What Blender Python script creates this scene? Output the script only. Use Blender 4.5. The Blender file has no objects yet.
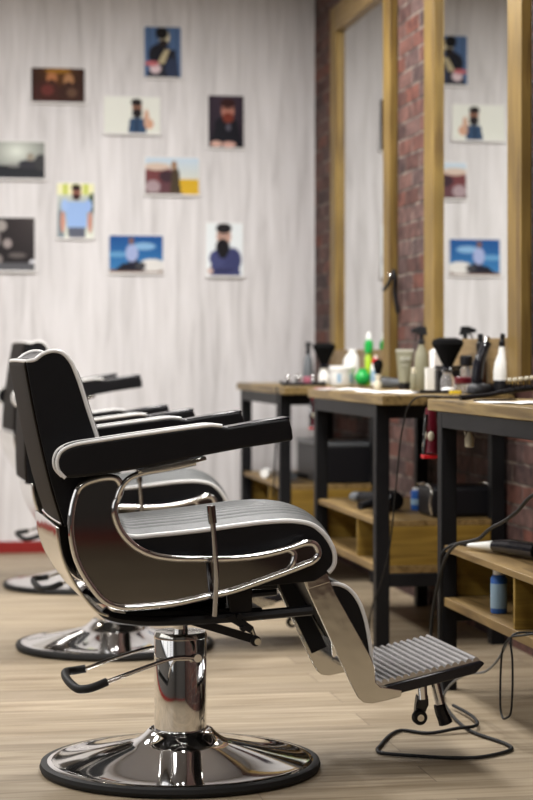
import bpy, bmesh, math, random
from mathutils import Vector, Matrix
R = math.radians
random.seed(7)
S = bpy.context.scene
COL = S.collection
PI = math.pi

# ------------------------------------------------------------------ camera, world, light, exposure
cam_d = bpy.data.cameras.new('camera')
cam = bpy.data.objects.new('camera', cam_d); COL.objects.link(cam)
cam.location = (0, 0, 1.04)
cam.rotation_euler = (R(90), 0, R(-9.79))
cam_d.sensor_fit = 'VERTICAL'; cam_d.sensor_height = 36; cam_d.sensor_width = 24
cam_d.lens = 1950 / 800 * 36
cam_d.shift_y = -44 / 800
cam_d.clip_start = 0.05
cam_d.dof.use_dof = True
cam_d.dof.focus_distance = 4.75
cam_d.dof.aperture_fstop = 3.6
S.camera = cam

world = bpy.data.worlds.new('world'); S.world = world
world.use_nodes = True
wb = world.node_tree.nodes['Background']
wb.inputs[0].default_value = (0.80, 0.88, 1.0, 1); wb.inputs[1].default_value = 1.0

S.view_settings.view_transform = 'Standard'
S.view_settings.look = 'None'
S.view_settings.gamma = 1
S.view_settings.use_curve_mapping = False
S.view_settings.exposure = 0.0

def area(name, loc, rot, sx, sy, power, color=(1, 1, 1), spread=None):
    l = bpy.data.lights.new(name, 'AREA'); l.shape = 'RECTANGLE'
    l.size = sx; l.size_y = sy; l.energy = power; l.color = color
    if spread: l.spread = R(spread)
    o = bpy.data.objects.new(name, l); COL.objects.link(o)
    o.location = loc; o.rotation_euler = [R(a) for a in rot]
    return o
XL, XR, YF, YB, ZC = -2.7, 2.055, -1.6, 10.37, 3.05
# added soft light from the left, placed at an unseen made-up window
area('added_soft_light', (XL + 0.10, 3.4, 1.55), (0, -90, 0), 1.7, 5.2, 4, (0.93, 0.96, 1.0))

# ------------------------------------------------------------------ material helpers
def mat(name, color=(0.5, 0.5, 0.5), rough=0.5, metal=0.0, spec=0.5, coat=0.0, trans=0.0, emit=None, estr=0, bump=None, var=None, ior=1.45):
    m = bpy.data.materials.new(name); m.use_nodes = True
    nt = m.node_tree; b = nt.nodes['Principled BSDF']
    b.inputs['Base Color'].default_value = (*color, 1)
    b.inputs['Roughness'].default_value = rough
    b.inputs['Metallic'].default_value = metal
    b.inputs['Specular IOR Level'].default_value = spec
    b.inputs['Coat Weight'].default_value = coat
    b.inputs['Transmission Weight'].default_value = trans
    b.inputs['IOR'].default_value = ior
    if emit:
        b.inputs['Emission Color'].default_value = (*emit, 1); b.inputs['Emission Strength'].default_value = estr
    tc = nt.nodes.new('ShaderNodeTexCoord')
    if var:      # (scale vector, noise scale, other colour, amount contrast)
        mp = nt.nodes.new('ShaderNodeMapping'); mp.inputs['Scale'].default_value = var[0]
        n = nt.nodes.new('ShaderNodeTexNoise'); n.inputs['Scale'].default_value = var[1]; n.inputs['Detail'].default_value = 5
        r = nt.nodes.new('ShaderNodeValToRGB')
        r.color_ramp.elements[0].position = 0.35; r.color_ramp.elements[0].color = (*color, 1)
        r.color_ramp.elements[1].position = 0.65; r.color_ramp.elements[1].color = (*var[2], 1)
        nt.links.new(tc.outputs['Object'], mp.inputs[0]); nt.links.new(mp.outputs[0], n.inputs['Vector'])
        nt.links.new(n.outputs['Fac'], r.inputs[0]); nt.links.new(r.outputs[0], b.inputs['Base Color'])
    if bump:     # (scale, strength)
        n2 = nt.nodes.new('ShaderNodeTexNoise'); n2.inputs['Scale'].default_value = bump[0]; n2.inputs['Detail'].default_value = 3
        bp = nt.nodes.new('ShaderNodeBump'); bp.inputs['Strength'].default_value = bump[1]; bp.inputs['Distance'].default_value = 0.002
        nt.links.new(tc.outputs['Object'], n2.inputs['Vector']); nt.links.new(n2.outputs['Fac'], bp.inputs['Height'])
        nt.links.new(bp.outputs[0], b.inputs['Normal'])
    return m

def wood_mat(name, c1, c2, c3, axis, rough=0.5, sc=1.0):
    """streaky wood, grain along the given axis, a few knots"""
    m = bpy.data.materials.new(name); m.use_nodes = True
    nt = m.node_tree; b = nt.nodes['Principled BSDF']; b.inputs['Roughness'].default_value = rough
    b.inputs['Specular IOR Level'].default_value = 0.35
    tc = nt.nodes.new('ShaderNodeTexCoord'); mp = nt.nodes.new('ShaderNodeMapping')
    s = [22 * sc] * 3; s[axis] = 1.6 * sc; mp.inputs['Scale'].default_value = s
    n = nt.nodes.new('ShaderNodeTexNoise'); n.inputs['Scale'].default_value = 1.0; n.inputs['Detail'].default_value = 7; n.inputs['Distortion'].default_value = 0.6
    r = nt.nodes.new('ShaderNodeValToRGB'); e = r.color_ramp.elements
    e[0].position = 0.36; e[0].color = (*c1, 1); e[1].position = 0.52; e[1].color = (*c2, 1)
    k = e.new(0.66); k.color = (*c3, 1)
    nt.links.new(tc.outputs['Object'], mp.inputs[0]); nt.links.new(mp.outputs[0], n.inputs['Vector']); nt.links.new(n.outputs['Fac'], r.inputs[0])
    # slow blotches
    n3 = nt.nodes.new('ShaderNodeTexNoise'); n3.inputs['Scale'].default_value = 3.2; n3.inputs['Detail'].default_value = 2
    nt.links.new(tc.outputs['Object'], n3.inputs['Vector'])
    mx = nt.nodes.new('ShaderNodeMix'); mx.data_type = 'RGBA'; mx.blend_type = 'MULTIPLY'
    r3 = nt.nodes.new('ShaderNodeValToRGB'); r3.color_ramp.elements[0].position = .35; r3.color_ramp.elements[0].color = (.72, .70, .66, 1); r3.color_ramp.elements[1].position = .6
    nt.links.new(n3.outputs['Fac'], r3.inputs[0]); mx.inputs[0].default_value = 1
    nt.links.new(r.outputs[0], mx.inputs[6]); nt.links.new(r3.outputs[0], mx.inputs[7]); nt.links.new(mx.outputs[2], b.inputs['Base Color'])
    bp = nt.nodes.new('ShaderNodeBump'); bp.inputs['Strength'].default_value = 0.25; bp.inputs['Distance'].default_value = 0.002
    nt.links.new(n.outputs['Fac'], bp.inputs['Height']); nt.links.new(bp.outputs[0], b.inputs['Normal'])
    return m

M = {}
M['chrome'] = mat('chrome', (0.80, 0.80, 0.80), 0.05, 1.0)
M['chrome_soft'] = mat('worn polished steel', (0.74, 0.73, 0.68), 0.10, 1.0, bump=(7, 1.0))
M['smoked_chrome'] = mat('smoky chrome', (0.42, 0.42, 0.44), 0.08, 1.0)
M['dark_chrome'] = mat('dark polished panel', (0.30, 0.29, 0.28), 0.06, 1.0)
M['vinyl'] = mat('black vinyl', (0.0045, 0.0045, 0.006), 0.42, bump=(260, .25), spec=.35)
M['vinyl_rear'] = mat('brown black vinyl', (0.009, 0.006, 0.004), 0.60, bump=(200, .25), spec=.12)
M['grey_vinyl'] = mat('silver grey vinyl', (0.068, 0.072, 0.070), 0.5, spec=.3, bump=(300, .3), var=((1, 1, 1), 60, (0.085, 0.089, 0.087)))
M['piping'] = mat('white piping', (0.72, 0.71, 0.69), 0.4)
M['gloss_black'] = mat('gloss black plastic', (0.008, 0.008, 0.012), 0.16)
M['satin_black'] = mat('satin black plastic', (0.007, 0.007, 0.009), 0.42, spec=.35)
M['rubber'] = mat('black rubber', (0.010, 0.010, 0.010), 0.6, spec=.35)
M['steel_black'] = mat('black powder coated steel', (0.005, 0.005, 0.006), 0.5, spec=.22, var=((1, 1, 1), 8, (0.009, 0.009, 0.010)))
M['alu'] = mat('ribbed aluminium', (0.62, 0.62, 0.63), 0.25, 1.0)
M['white'] = mat('white plastic', (0.80, 0.80, 0.77), 0.35)
M['cream'] = mat('cream plastic', (0.62, 0.58, 0.45), 0.4)
M['brass'] = mat('brass strip', (0.45, 0.36, 0.20), 0.3, 1.0)
M['green'] = mat('bright green plastic', (0.01, 0.36, 0.06), 0.3)
M['lime'] = mat('lime green liquid', (0.35, 0.55, 0.02), 0.3)
M['red'] = mat('red plastic', (0.55, 0.015, 0.02), 0.3)
M['maroon'] = mat('maroon plastic', (0.10, 0.006, 0.014), 0.25)
M['sage'] = mat('sage grey bottle', (0.215, 0.205, 0.135), 0.4)
M['sage_print'] = mat('pale sage lettering', (0.50, 0.50, 0.42), 0.5)
M['brown_glass'] = mat('dark brown glass', (0.035, 0.012, 0.010), 0.12)
M['clear'] = mat('clear acrylic', (0.92, 0.90, 0.90), 0.08, trans=0.85)
M['blue'] = mat('blue label', (0.03, 0.12, 0.42), 0.35)
M['sky'] = mat('pale blue label', (0.28, 0.42, 0.55), 0.35)
M['grey'] = mat('grey plastic', (0.11, 0.12, 0.13), 0.3)
M['yellow'] = mat('yellow plastic', (0.70, 0.50, 0.02), 0.4)
M['paper'] = mat('white paper', (0.80, 0.79, 0.78), 0.5)
M['bristle'] = mat('black bristle', (0.005, 0.005, 0.005), 0.9, spec=.1)
M['pink'] = mat('dusty pink cap', (0.35, 0.10, 0.14), 0.4)
M['red_paint'] = mat('red baseboard paint', (0.24, 0.012, 0.010), 0.45)
M['ceiling'] = mat('pale ceiling', (0.42, 0.42, 0.44), 0.8, bump=(30, .1))
M['side_wall'] = mat('dark taupe plaster', (0.10, 0.095, 0.09), 0.8, bump=(30, .2))
M['lamp'] = mat('lit diffuser', (0.9, 0.9, 0.9), 0.5, emit=(1.0, 0.97, 0.92), estr=3.0)
M['added_glow_pane'] = mat('added glowing pane', (0.8, 0.8, 0.8), 0.5, emit=(0.88, 0.94, 1.0), estr=0.35)  # faint glow for the pane of the added window
M['mirror'] = mat('silvered mirror', (0.86, 0.87, 0.86), 0.01, 1.0)
M['frame_wood'] = wood_mat('honey frame pine', (0.17, 0.105, 0.024), (0.225, 0.145, 0.036), (0.11, 0.062, 0.014), 2, 0.5)
M['frame_wood_h'] = wood_mat('honey frame pine crosswise', (0.20, 0.13, 0.05), (0.25, 0.17, 0.075), (0.15, 0.095, 0.035), 1, 0.5)
M['top_wood'] = wood_mat('worktop oak', (0.15, 0.098, 0.036), (0.32, 0.225, 0.090), (0.070, 0.042, 0.014), 1, 0.45)
M['shelf_wood'] = wood_mat('shelf pine', (0.19, 0.12, 0.042), (0.27, 0.18, 0.07), (0.12, 0.07, 0.02), 1, 0.5)
M['panel_wood'] = wood_mat('mustard stained pine', (0.24, 0.145, 0.022), (0.32, 0.205, 0.038), (0.15, 0.085, 0.012), 0, 0.5)

def floor_material():
    m = bpy.data.materials.new('pale oak planks'); m.use_nodes = True
    nt = m.node_tree; b = nt.nodes['Principled BSDF']; L = nt.links
    b.inputs['Roughness'].default_value = 0.46; b.inputs['Specular IOR Level'].default_value = 0.3
    tc = nt.nodes.new('ShaderNodeTexCoord')
    br = nt.nodes.new('ShaderNodeTexBrick'); br.offset = 0.37; br.offset_frequency = 2
    br.inputs['Scale'].default_value = 1.0; br.inputs['Brick Width'].default_value = 1.22; br.inputs['Row Height'].default_value = 0.185
    br.inputs['Mortar Size'].default_value = 0.0016; br.inputs['Bias'].default_value = 0
    br.inputs['Color1'].default_value = (0.0, 0, 0, 1); br.inputs['Color2'].default_value = (1, 1, 1, 1); br.inputs['Mortar'].default_value = (.5, .5, .5, 1)
    L.new(tc.outputs['Object'], br.inputs['Vector'])
    mp = nt.nodes.new('ShaderNodeMapping'); mp.inputs['Scale'].default_value = (1.3, 16, 1)
    # shift the grain from plank to plank
    sep = nt.nodes.new('ShaderNodeSeparateXYZ'); L.new(tc.outputs['Object'], sep.inputs[0])
    add = nt.nodes.new('ShaderNodeVectorMath'); add.operation = 'ADD'
    mul = nt.nodes.new('ShaderNodeVectorMath'); mul.operation = 'SCALE'; mul.inputs['Scale'].default_value = 7.0
    L.new(br.outputs['Color'], mul.inputs[0]); L.new(tc.outputs['Object'], add.inputs[0]); L.new(mul.outputs[0], add.inputs[1])
    L.new(add.outputs[0], mp.inputs[0])
    n = nt.nodes.new('ShaderNodeTexNoise'); n.inputs['Scale'].default_value = 1.5; n.inputs['Detail'].default_value = 8; n.inputs['Distortion'].default_value = 0.7
    L.new(mp.outputs[0], n.inputs['Vector'])
    r = nt.nodes.new('ShaderNodeValToRGB'); e = r.color_ramp.elements
    e[0].position = 0.30; e[0].color = (0.215, 0.160, 0.098, 1); e[1].position = 0.68; e[1].color = (0.435, 0.355, 0.25, 1)
    k = e.new(0.48); k.color = (0.32, 0.255, 0.17, 1)
    L.new(n.outputs['Fac'], r.inputs[0])
    # each plank a touch lighter or darker
    r2 = nt.nodes.new('ShaderNodeValToRGB'); r2.color_ramp.elements[0].color = (.80, .80, .81, 1); r2.color_ramp.elements[1].color = (1.0, 1.0, 1.0, 1)
    L.new(br.outputs['Color'], r2.inputs[0])
    mx = nt.nodes.new('ShaderNodeMix'); mx.data_type = 'RGBA'; mx.blend_type = 'MULTIPLY'; mx.inputs[0].default_value = 1
    L.new(r.outputs[0], mx.inputs[6]); L.new(r2.outputs[0], mx.inputs[7])
    mx2 = nt.nodes.new('ShaderNodeMix'); mx2.data_type = 'RGBA'; L.new(br.outputs['Fac'], mx2.inputs[0])
    L.new(mx.outputs[2], mx2.inputs[6]); mx2.inputs[7].default_value = (0.17, 0.13, 0.09, 1)
    L.new(mx2.outputs[2], b.inputs['Base Color'])
    bp = nt.nodes.new('ShaderNodeBump'); bp.inputs['Strength'].default_value = 0.25; bp.inputs['Distance'].default_value = 0.0015
    L.new(n.outputs['Fac'], bp.inputs['Height']); L.new(bp.outputs[0], b.inputs['Normal'])
    return m
M['floor'] = floor_material()

def whitewood_material():
    """whitewashed vertical boards of the rear wall"""
    m = bpy.data.materials.new('whitewashed boards'); m.use_nodes = True
    nt = m.node_tree; b = nt.nodes['Principled BSDF']; L = nt.links
    b.inputs['Roughness'].default_value = 0.6
    tc = nt.nodes.new('ShaderNodeTexCoord')
    mp = nt.nodes.new('ShaderNodeMapping'); mp.inputs['Scale'].default_value = (26, 1, 2.2)
    n = nt.nodes.new('ShaderNodeTexNoise'); n.inputs['Scale'].default_value = 1.0; n.inputs['Detail'].default_value = 6; n.inputs['Distortion'].default_value = 0.5
    L.new(tc.outputs['Object'], mp.inputs[0]); L.new(mp.outputs[0], n.inputs['Vector'])
    r = nt.nodes.new('ShaderNodeValToRGB'); e = r.color_ramp.elements
    e[0].position = 0.30; e[0].color = (0.56, 0.54, 0.54, 1); e[1].position = 0.66; e[1].color = (0.75, 0.73, 0.735, 1)
    k = e.new(0.46); k.color = (0.67, 0.65, 0.65, 1)
    L.new(n.outputs['Fac'], r.inputs[0])
    mp2 = nt.nodes.new('ShaderNodeMapping'); mp2.inputs['Scale'].default_value = (4.6, 1, .25)
    n2 = nt.nodes.new('ShaderNodeTexNoise'); n2.inputs['Scale'].default_value = 1.0; n2.inputs['Detail'].default_value = 2
    L.new(tc.outputs['Object'], mp2.inputs[0]); L.new(mp2.outputs[0], n2.inputs['Vector'])
    r2 = nt.nodes.new('ShaderNodeValToRGB'); r2.color_ramp.elements[0].position = .35; r2.color_ramp.elements[0].color = (.90, .90, .90, 1); r2.color_ramp.elements[1].position = .65
    L.new(n2.outputs['Fac'], r2.inputs[0])
    mx = nt.nodes.new('ShaderNodeMix'); mx.data_type = 'RGBA'; mx.blend_type = 'MULTIPLY'; mx.inputs[0].default_value = 1
    L.new(r.outputs[0], mx.inputs[6]); L.new(r2.outputs[0], mx.inputs[7]); L.new(mx.outputs[2], b.inputs['Base Color'])
    return m
M['whitewood'] = whitewood_material()

def brick_material():
    m = bpy.data.materials.new('old red brick'); m.use_nodes = True
    nt = m.node_tree; b = nt.nodes['Principled BSDF']; L = nt.links
    b.inputs['Roughness'].default_value = 0.85; b.inputs['Specular IOR Level'].default_value = 0.2
    tc = nt.nodes.new('ShaderNodeTexCoord')
    sep = nt.nodes.new('ShaderNodeSeparateXYZ'); cmb = nt.nodes.new('ShaderNodeCombineXYZ')
    L.new(tc.outputs['Object'], sep.inputs[0]); L.new(sep.outputs['Y'], cmb.inputs['X']); L.new(sep.outputs['Z'], cmb.inputs['Y'])
    dn = nt.nodes.new('ShaderNodeTexNoise'); dn.inputs['Scale'].default_value = 14; L.new(cmb.outputs[0], dn.inputs['Vector'])
    sc = nt.nodes.new('ShaderNodeVectorMath'); sc.operation = 'SCALE'; sc.inputs['Scale'].default_value = 0.014
    L.new(dn.outputs['Color'], sc.inputs[0])
    ad = nt.nodes.new('ShaderNodeVectorMath'); ad.operation = 'ADD'; L.new(cmb.outputs[0], ad.inputs[0]); L.new(sc.outputs[0], ad.inputs[1])
    br = nt.nodes.new('ShaderNodeTexBrick'); br.inputs['Scale'].default_value = 1.0
    br.inputs['Brick Width'].default_value = 0.245; br.inputs['Row Height'].default_value = 0.074
    br.inputs['Mortar Size'].default_value = 0.006; br.inputs['Mortar Smooth'].default_value = 0.4; br.inputs['Bias'].default_value = 0
    br.inputs['Color1'].default_value = (0, 0, 0, 1); br.inputs['Color2'].default_value = (1, 1, 1, 1); br.inputs['Mortar'].default_value = (.5, .5, .5, 1)
    L.new(ad.outputs[0], br.inputs['Vector'])
    r = nt.nodes.new('ShaderNodeValToRGB'); e = r.color_ramp.elements
    e[0].position = 0.0; e[0].color = (0.085, 0.062, 0.060, 1); e[1].position = 1.0; e[1].color = (0.20, 0.085, 0.062, 1)
    for p, c in ((.25, (.12, .06, .05, 1)), (.45, (.12, .085, .08, 1)), (.6, (.17, .068, .05, 1)), (.8, (.15, .10, .09, 1))):
        k = e.new(p); k.color = c
    L.new(br.outputs['Color'], r.inputs[0])
    n = nt.nodes.new('ShaderNodeTexNoise'); n.inputs['Scale'].default_value = 18; n.inputs['Detail'].default_value = 6; L.new(cmb.outputs[0], n.inputs['Vector'])
    r2 = nt.nodes.new('ShaderNodeValToRGB'); r2.color_ramp.elements[0].position = .3; r2.color_ramp.elements[0].color = (.34, .34, .37, 1); r2.color_ramp.elements[1].position = .7; r2.color_ramp.elements[1].color = (.95, .90, .88, 1)
    L.new(n.outputs['Fac'], r2.inputs[0])
    mx = nt.nodes.new('ShaderNodeMix'); mx.data_type = 'RGBA'; mx.blend_type = 'MULTIPLY'; mx.inputs[0].default_value = 1
    L.new(r.outputs[0], mx.inputs[6]); L.new(r2.outputs[0], mx.inputs[7])
    r4 = nt.nodes.new('ShaderNodeValToRGB'); r4.color_ramp.elements[0].position = .42; r4.color_ramp.elements[0].color = (.06, .045, .04, 1); r4.color_ramp.elements[1].position = .62; r4.color_ramp.elements[1].color = (.20, .165, .14, 1)
    n4 = nt.nodes.new('ShaderNodeTexNoise'); n4.inputs['Scale'].default_value = 9; L.new(cmb.outputs[0], n4.inputs['Vector']); L.new(n4.outputs['Fac'], r4.inputs[0])
    mx2 = nt.nodes.new('ShaderNodeMix'); mx2.data_type = 'RGBA'; L.new(br.outputs['Fac'], mx2.inputs[0]); L.new(mx.outputs[2], mx2.inputs[6]); L.new(r4.outputs[0], mx2.inputs[7])
    L.new(mx2.outputs[2], b.inputs['Base Color'])
    inv = nt.nodes.new('ShaderNodeMath'); inv.operation = 'MULTIPLY_ADD'; inv.inputs[1].default_value = -1.0; inv.inputs[2].default_value = 1.0
    L.new(br.outputs['Fac'], inv.inputs[0])
    a2 = nt.nodes.new('ShaderNodeMath'); a2.operation = 'MULTIPLY_ADD'; a2.inputs[1].default_value = 0.5; L.new(n.outputs['Fac'], a2.inputs[0]); L.new(inv.outputs[0], a2.inputs[2])
    bp = nt.nodes.new('ShaderNodeBump'); bp.inputs['Strength'].default_value = 0.9; bp.inputs['Distance'].default_value = 0.010
    L.new(a2.outputs[0], bp.inputs['Height']); L.new(bp.outputs[0], b.inputs['Normal'])
    return m
M['brick'] = brick_material()

def print_material():
    m = bpy.data.materials.new('photo print'); m.use_nodes = True
    nt = m.node_tree; b = nt.nodes['Principled BSDF']; b.inputs['Roughness'].default_value = 0.6; b.inputs['Specular IOR Level'].default_value = 0.15
    a = nt.nodes.new('ShaderNodeVertexColor'); a.layer_name = 'ink'; nt.links.new(a.outputs[0], b.inputs['Base Color'])
    return m
M['print'] = print_material()

# ------------------------------------------------------------------ mesh helpers
def catmull(pts, n=8, closed=False):
    P = [Vector(p) for p in pts]; N = len(P); out = []
    rng = range(N) if closed else range(N - 1)
    for i in rng:
        if closed: p0, p1, p2, p3 = P[(i - 1) % N], P[i], P[(i + 1) % N], P[(i + 2) % N]
        else: p0, p1, p2, p3 = P[max(i - 1, 0)], P[i], P[i + 1], P[min(i + 2, N - 1)]
        # centripetal spacing, no overshoot
        def tj(t, a, b): return t + max((b - a).length, 1e-6) ** 0.5
        t0 = 0; t1 = tj(t0, p0, p1); t2 = tj(t1, p1, p2); t3 = tj(t2, p2, p3)
        for j in range(n):
            t = t1 + (t2 - t1) * j / n
            A1 = (t1 - t) / (t1 - t0) * p0 + (t - t0) / (t1 - t0) * p1
            A2 = (t2 - t) / (t2 - t1) * p1 + (t - t1) / (t2 - t1) * p2
            A3 = (t3 - t) / (t3 - t2) * p2 + (t - t2) / (t3 - t2) * p3
            B1 = (t2 - t) / (t2 - t0) * A1 + (t - t0) / (t2 - t0) * A2
            B2 = (t3 - t) / (t3 - t1) * A2 + (t - t1) / (t3 - t1) * A3
            out.append((t2 - t) / (t2 - t1) * B1 + (t - t1) / (t2 - t1) * B2)
    if not closed: out.append(P[-1])
    return out

class MB:
    def __init__(s): s.v = []; s.f = []; s.mi = []; s.cur = 0
    def add(s, vs, fs):
        o = len(s.v); s.v += [tuple(v) for v in vs]; s.f += [tuple(i + o for i in f) for f in fs]; s.mi += [s.cur] * len(fs); return s
    def box(s, a, b):
        (x0, y0, z0), (x1, y1, z1) = a, b
        vs = [(x, y, z) for x in (x0, x1) for y in (y0, y1) for z in (z0, z1)]
        return s.add(vs, [(0, 1, 3, 2), (4, 6, 7, 5), (0, 4, 5, 1), (2, 3, 7, 6), (0, 2, 6, 4), (1, 5, 7, 3)])
    def bar(s, p, q, w, h, up=(0, 0, 1)):
        p, q = Vector(p), Vector(q); d = (q - p).normalized(); u = Vector(up); sd = d.cross(u).normalized(); u = sd.cross(d)
        vs = [c + sd * (a * w / 2) + u * (b * h / 2) for c in (p, q) for a, b in ((-1, -1), (1, -1), (1, 1), (-1, 1))]
        return s.add(vs, [(3, 2, 1, 0), (4, 5, 6, 7), (0, 1, 5, 4), (1, 2, 6, 5), (2, 3, 7, 6), (3, 0, 4, 7)])
    def tube(s, pts, r, seg=12, smooth=8, closed=False, cap=True):
        P = catmull(pts, smooth, closed) if smooth > 1 else [Vector(p) for p in pts]
        n = len(P); T = []
        for i in range(n):
            a = P[(i - 1) % n] if closed else P[max(i - 1, 0)]; b = P[(i + 1) % n] if closed else P[min(i + 1, n - 1)]
            T.append((b - a).normalized())
        ref = Vector((0, 1, 0)) if abs(T[0].y) < .9 else Vector((1, 0, 0))
        u = T[0].cross(ref).normalized(); vs = []
        for i in range(n):
            u = (u - T[i] * u.dot(T[i])).normalized(); w = T[i].cross(u)
            rr = r(i / (n - 1)) if callable(r) else r
            for k in range(seg):
                a = 2 * PI * k / seg; vs.append(P[i] + u * math.cos(a) * rr + w * math.sin(a) * rr)
        fs = []
        for i in range(n if closed else n - 1):
            j = (i + 1) % n
            for k in range(seg): fs.append((i * seg + k, j * seg + k, j * seg + (k + 1) % seg, i * seg + (k + 1) % seg))
        if cap and not closed:
            fs.append(tuple(range(seg))); fs.append(tuple(reversed([(n - 1) * seg + k for k in range(seg)])))
        return s.add(vs, fs)
    def lathe(s, prof, seg=32, c=(0, 0, 0), axis='z', sx=1, sy=1):
        """prof: (radius, height) from bottom to top"""
        vs = []; c = Vector(c)
        for r, h in prof:
            for k in range(seg):
                a = 2 * PI * k / seg; p = Vector((r * math.cos(a) * sx, r * math.sin(a) * sy, h))
                if axis == 'x': p = Vector((p.z, p.x, p.y))
                if axis == 'y': p = Vector((p.y, p.z, p.x))
                vs.append(c + p)
        fs = []
        for i in range(len(prof) - 1):
            for k in range(seg): fs.append((i * seg + k, i * seg + (k + 1) % seg, (i + 1) * seg + (k + 1) % seg, (i + 1) * seg + k))
        fs.append(tuple(reversed(range(seg)))); fs.append(tuple((len(prof) - 1) * seg + k for k in range(seg)))
        return s.add(vs, fs)
    def cyl(s, p, q, r, seg=16, r2=None):
        r2 = r if r2 is None else r2
        return s.tube([p, q], lambda t: r + (r2 - r) * t, seg, 1)
    def prism(s, poly, y0, y1):
        """extrude a polygon in the xz plane from y0 to y1"""
        n = len(poly); vs = [(x, y0, z) for x, z in poly] + [(x, y1, z) for x, z in poly]
        fs = [tuple(range(n)), tuple(reversed(range(n, 2 * n)))] + [(i, i + n, (i + 1) % n + n, (i + 1) % n) for i in range(n)]
        return s.add(vs, fs)
    def prismz(s, poly, z0, z1):
        n = len(poly); vs = [(x, y, z0) for x, y in poly] + [(x, y, z1) for x, y in poly]
        fs = [tuple(reversed(range(n))), tuple(range(n, 2 * n))] + [(i, (i + 1) % n, (i + 1) % n + n, i + n) for i in range(n)]
        return s.add(vs, fs)
    def grid(s, rows, closed_u=False):
        n, m = len(rows), len(rows[0]); vs = [p for r in rows for p in r]; fs = []
        for i in range(n - 1):
            for j in range(m - 1): fs.append((i * m + j, i * m + j + 1, (i + 1) * m + j + 1, (i + 1) * m + j))
        return s.add(vs, fs)
    def sphere(s, c, r, seg=16, sc=(1, 1, 1)):
        pr = [(max(r * math.sin(PI * i / seg), 1e-5), -r * math.cos(PI * i / seg)) for i in range(seg + 1)]
        o = len(s.v); s.lathe(pr, seg)
        for i in range(o, len(s.v)):
            x, y, z = s.v[i]; s.v[i] = (x * sc[0] + c[0], y * sc[1] + c[1], z * sc[2] + c[2])
        return s
    def build(s, name, ms, parent=None, bevel=0, smooth=35, solid=0, loc=None, segs=2, fix=True):
        me = bpy.data.meshes.new(name); me.from_pydata(s.v, [], s.f); me.update()
        if fix:
            bm = bmesh.new(); bm.from_mesh(me); bmesh.ops.remove_doubles(bm, verts=bm.verts, dist=1e-6)
            bmesh.ops.recalc_face_normals(bm, faces=bm.faces); bm.to_mesh(me); bm.free()
        if not isinstance(ms, (list, tuple)): ms = [ms]
        for m in ms: me.materials.append(M[m])
        if len(ms) > 1 and len(me.polygons) == len(s.mi):
            for p, i in zip(me.polygons, s.mi): p.material_index = i
        me.shade_smooth()
        me.set_sharp_from_angle(angle=R(smooth))
        o = bpy.data.objects.new(name, me); COL.objects.link(o)
        if parent: o.parent = parent
        if loc: o.location = loc
        if solid:
            md = o.modifiers.new('solid', 'SOLIDIFY'); md.thickness = solid; md.offset = 0
        if bevel:
            md = o.modifiers.new('bevel', 'BEVEL'); md.width = bevel; md.segments = segs; md.limit_method = 'ANGLE'; md.angle_limit = R(40)
        return o

def tag(o, label, cat, group=None):
    o['label'] = label; o['category'] = cat
    if group: o['group'] = group
    return o
def thing(name, loc, label, cat, group=None, rz=0):
    o = bpy.data.objects.new(name, None); COL.objects.link(o); o.location = loc; o.rotation_euler = (0, 0, R(rz)); o.empty_display_size = .1
    return tag(o, label, cat, group)
def structure(o): o['kind'] = 'structure'; return o
def dup(root, loc, rz, label):
    r = root.copy(); COL.objects.link(r); r.location = loc; r.rotation_euler = (0, 0, R(rz)); r['label'] = label
    pairs = []
    for ch in list(root.children):
        c = ch.copy(); COL.objects.link(c); c.parent = r
        for g in list(ch.children):
            d = g.copy(); COL.objects.link(d); d.parent = c
    return r

# ------------------------------------------------------------------ the room
structure(MB().box((XL, YF, -.1), (XR, YB, 0)).build('floor', 'floor'))
structure(MB().box((XL, YF, ZC), (XR, YB, ZC + .1)).build('ceiling', 'ceiling'))
structure(MB().box((XL - .1, YB, -.1), (XR + .1, YB + .1, ZC + .1)).build('wall_back', 'whitewood'))
structure(MB().box((XR, YF, -.1), (XR + .12, YB, ZC + .1)).build('wall_right', 'brick'))
structure(MB().box((XL - .1, YF - .1, -.1), (XR + .1, YF, ZC + .1)).build('wall_front', 'side_wall'))
# left wall with an opening for the unseen window added for soft light
WY0, WY1, WZ0, WZ1 = .8, 6.0, .7, 2.4
structure(MB().box((XL - .1, YF, -.1), (XL, WY0, ZC)).box((XL - .1, WY1, -.1), (XL, YB, ZC)).box((XL - .1, WY0, -.1), (XL, WY1, WZ0)).box((XL - .1, WY0, WZ1), (XL, WY1, ZC)).build('wall_left', 'side_wall'))
w = structure(MB().box((XL - .06, WY0, WZ0), (XL - .045, WY1, WZ1)).build('added_window', 'added_glow_pane'))
fr = MB()
for y in (WY0, 2.1, 3.4, 4.7, WY1): fr.box((XL - .04, y - .03, WZ0), (XL + .01, y + .03, WZ1))
for z in (WZ0, WZ1): fr.box((XL - .04, WY0 - .03, z - .03), (XL + .01, WY1 + .03, z + .03))
structure(fr.build('added_window_frame', 'steel_black', w))
structure(MB().box((XL, YB - .015, 0), (XR, YB, .062)).build('baseboard_back', 'red_paint', bevel=.003))
structure(MB().box((XL, YF, 0), (XL + .015, YB - .015, .062)).build('baseboard_left', 'red_paint', bevel=.003))
structure(MB().box((XL + .015, YF, 0), (XR, YF + .015, .062)).build('baseboard_front', 'red_paint', bevel=.003))

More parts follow.
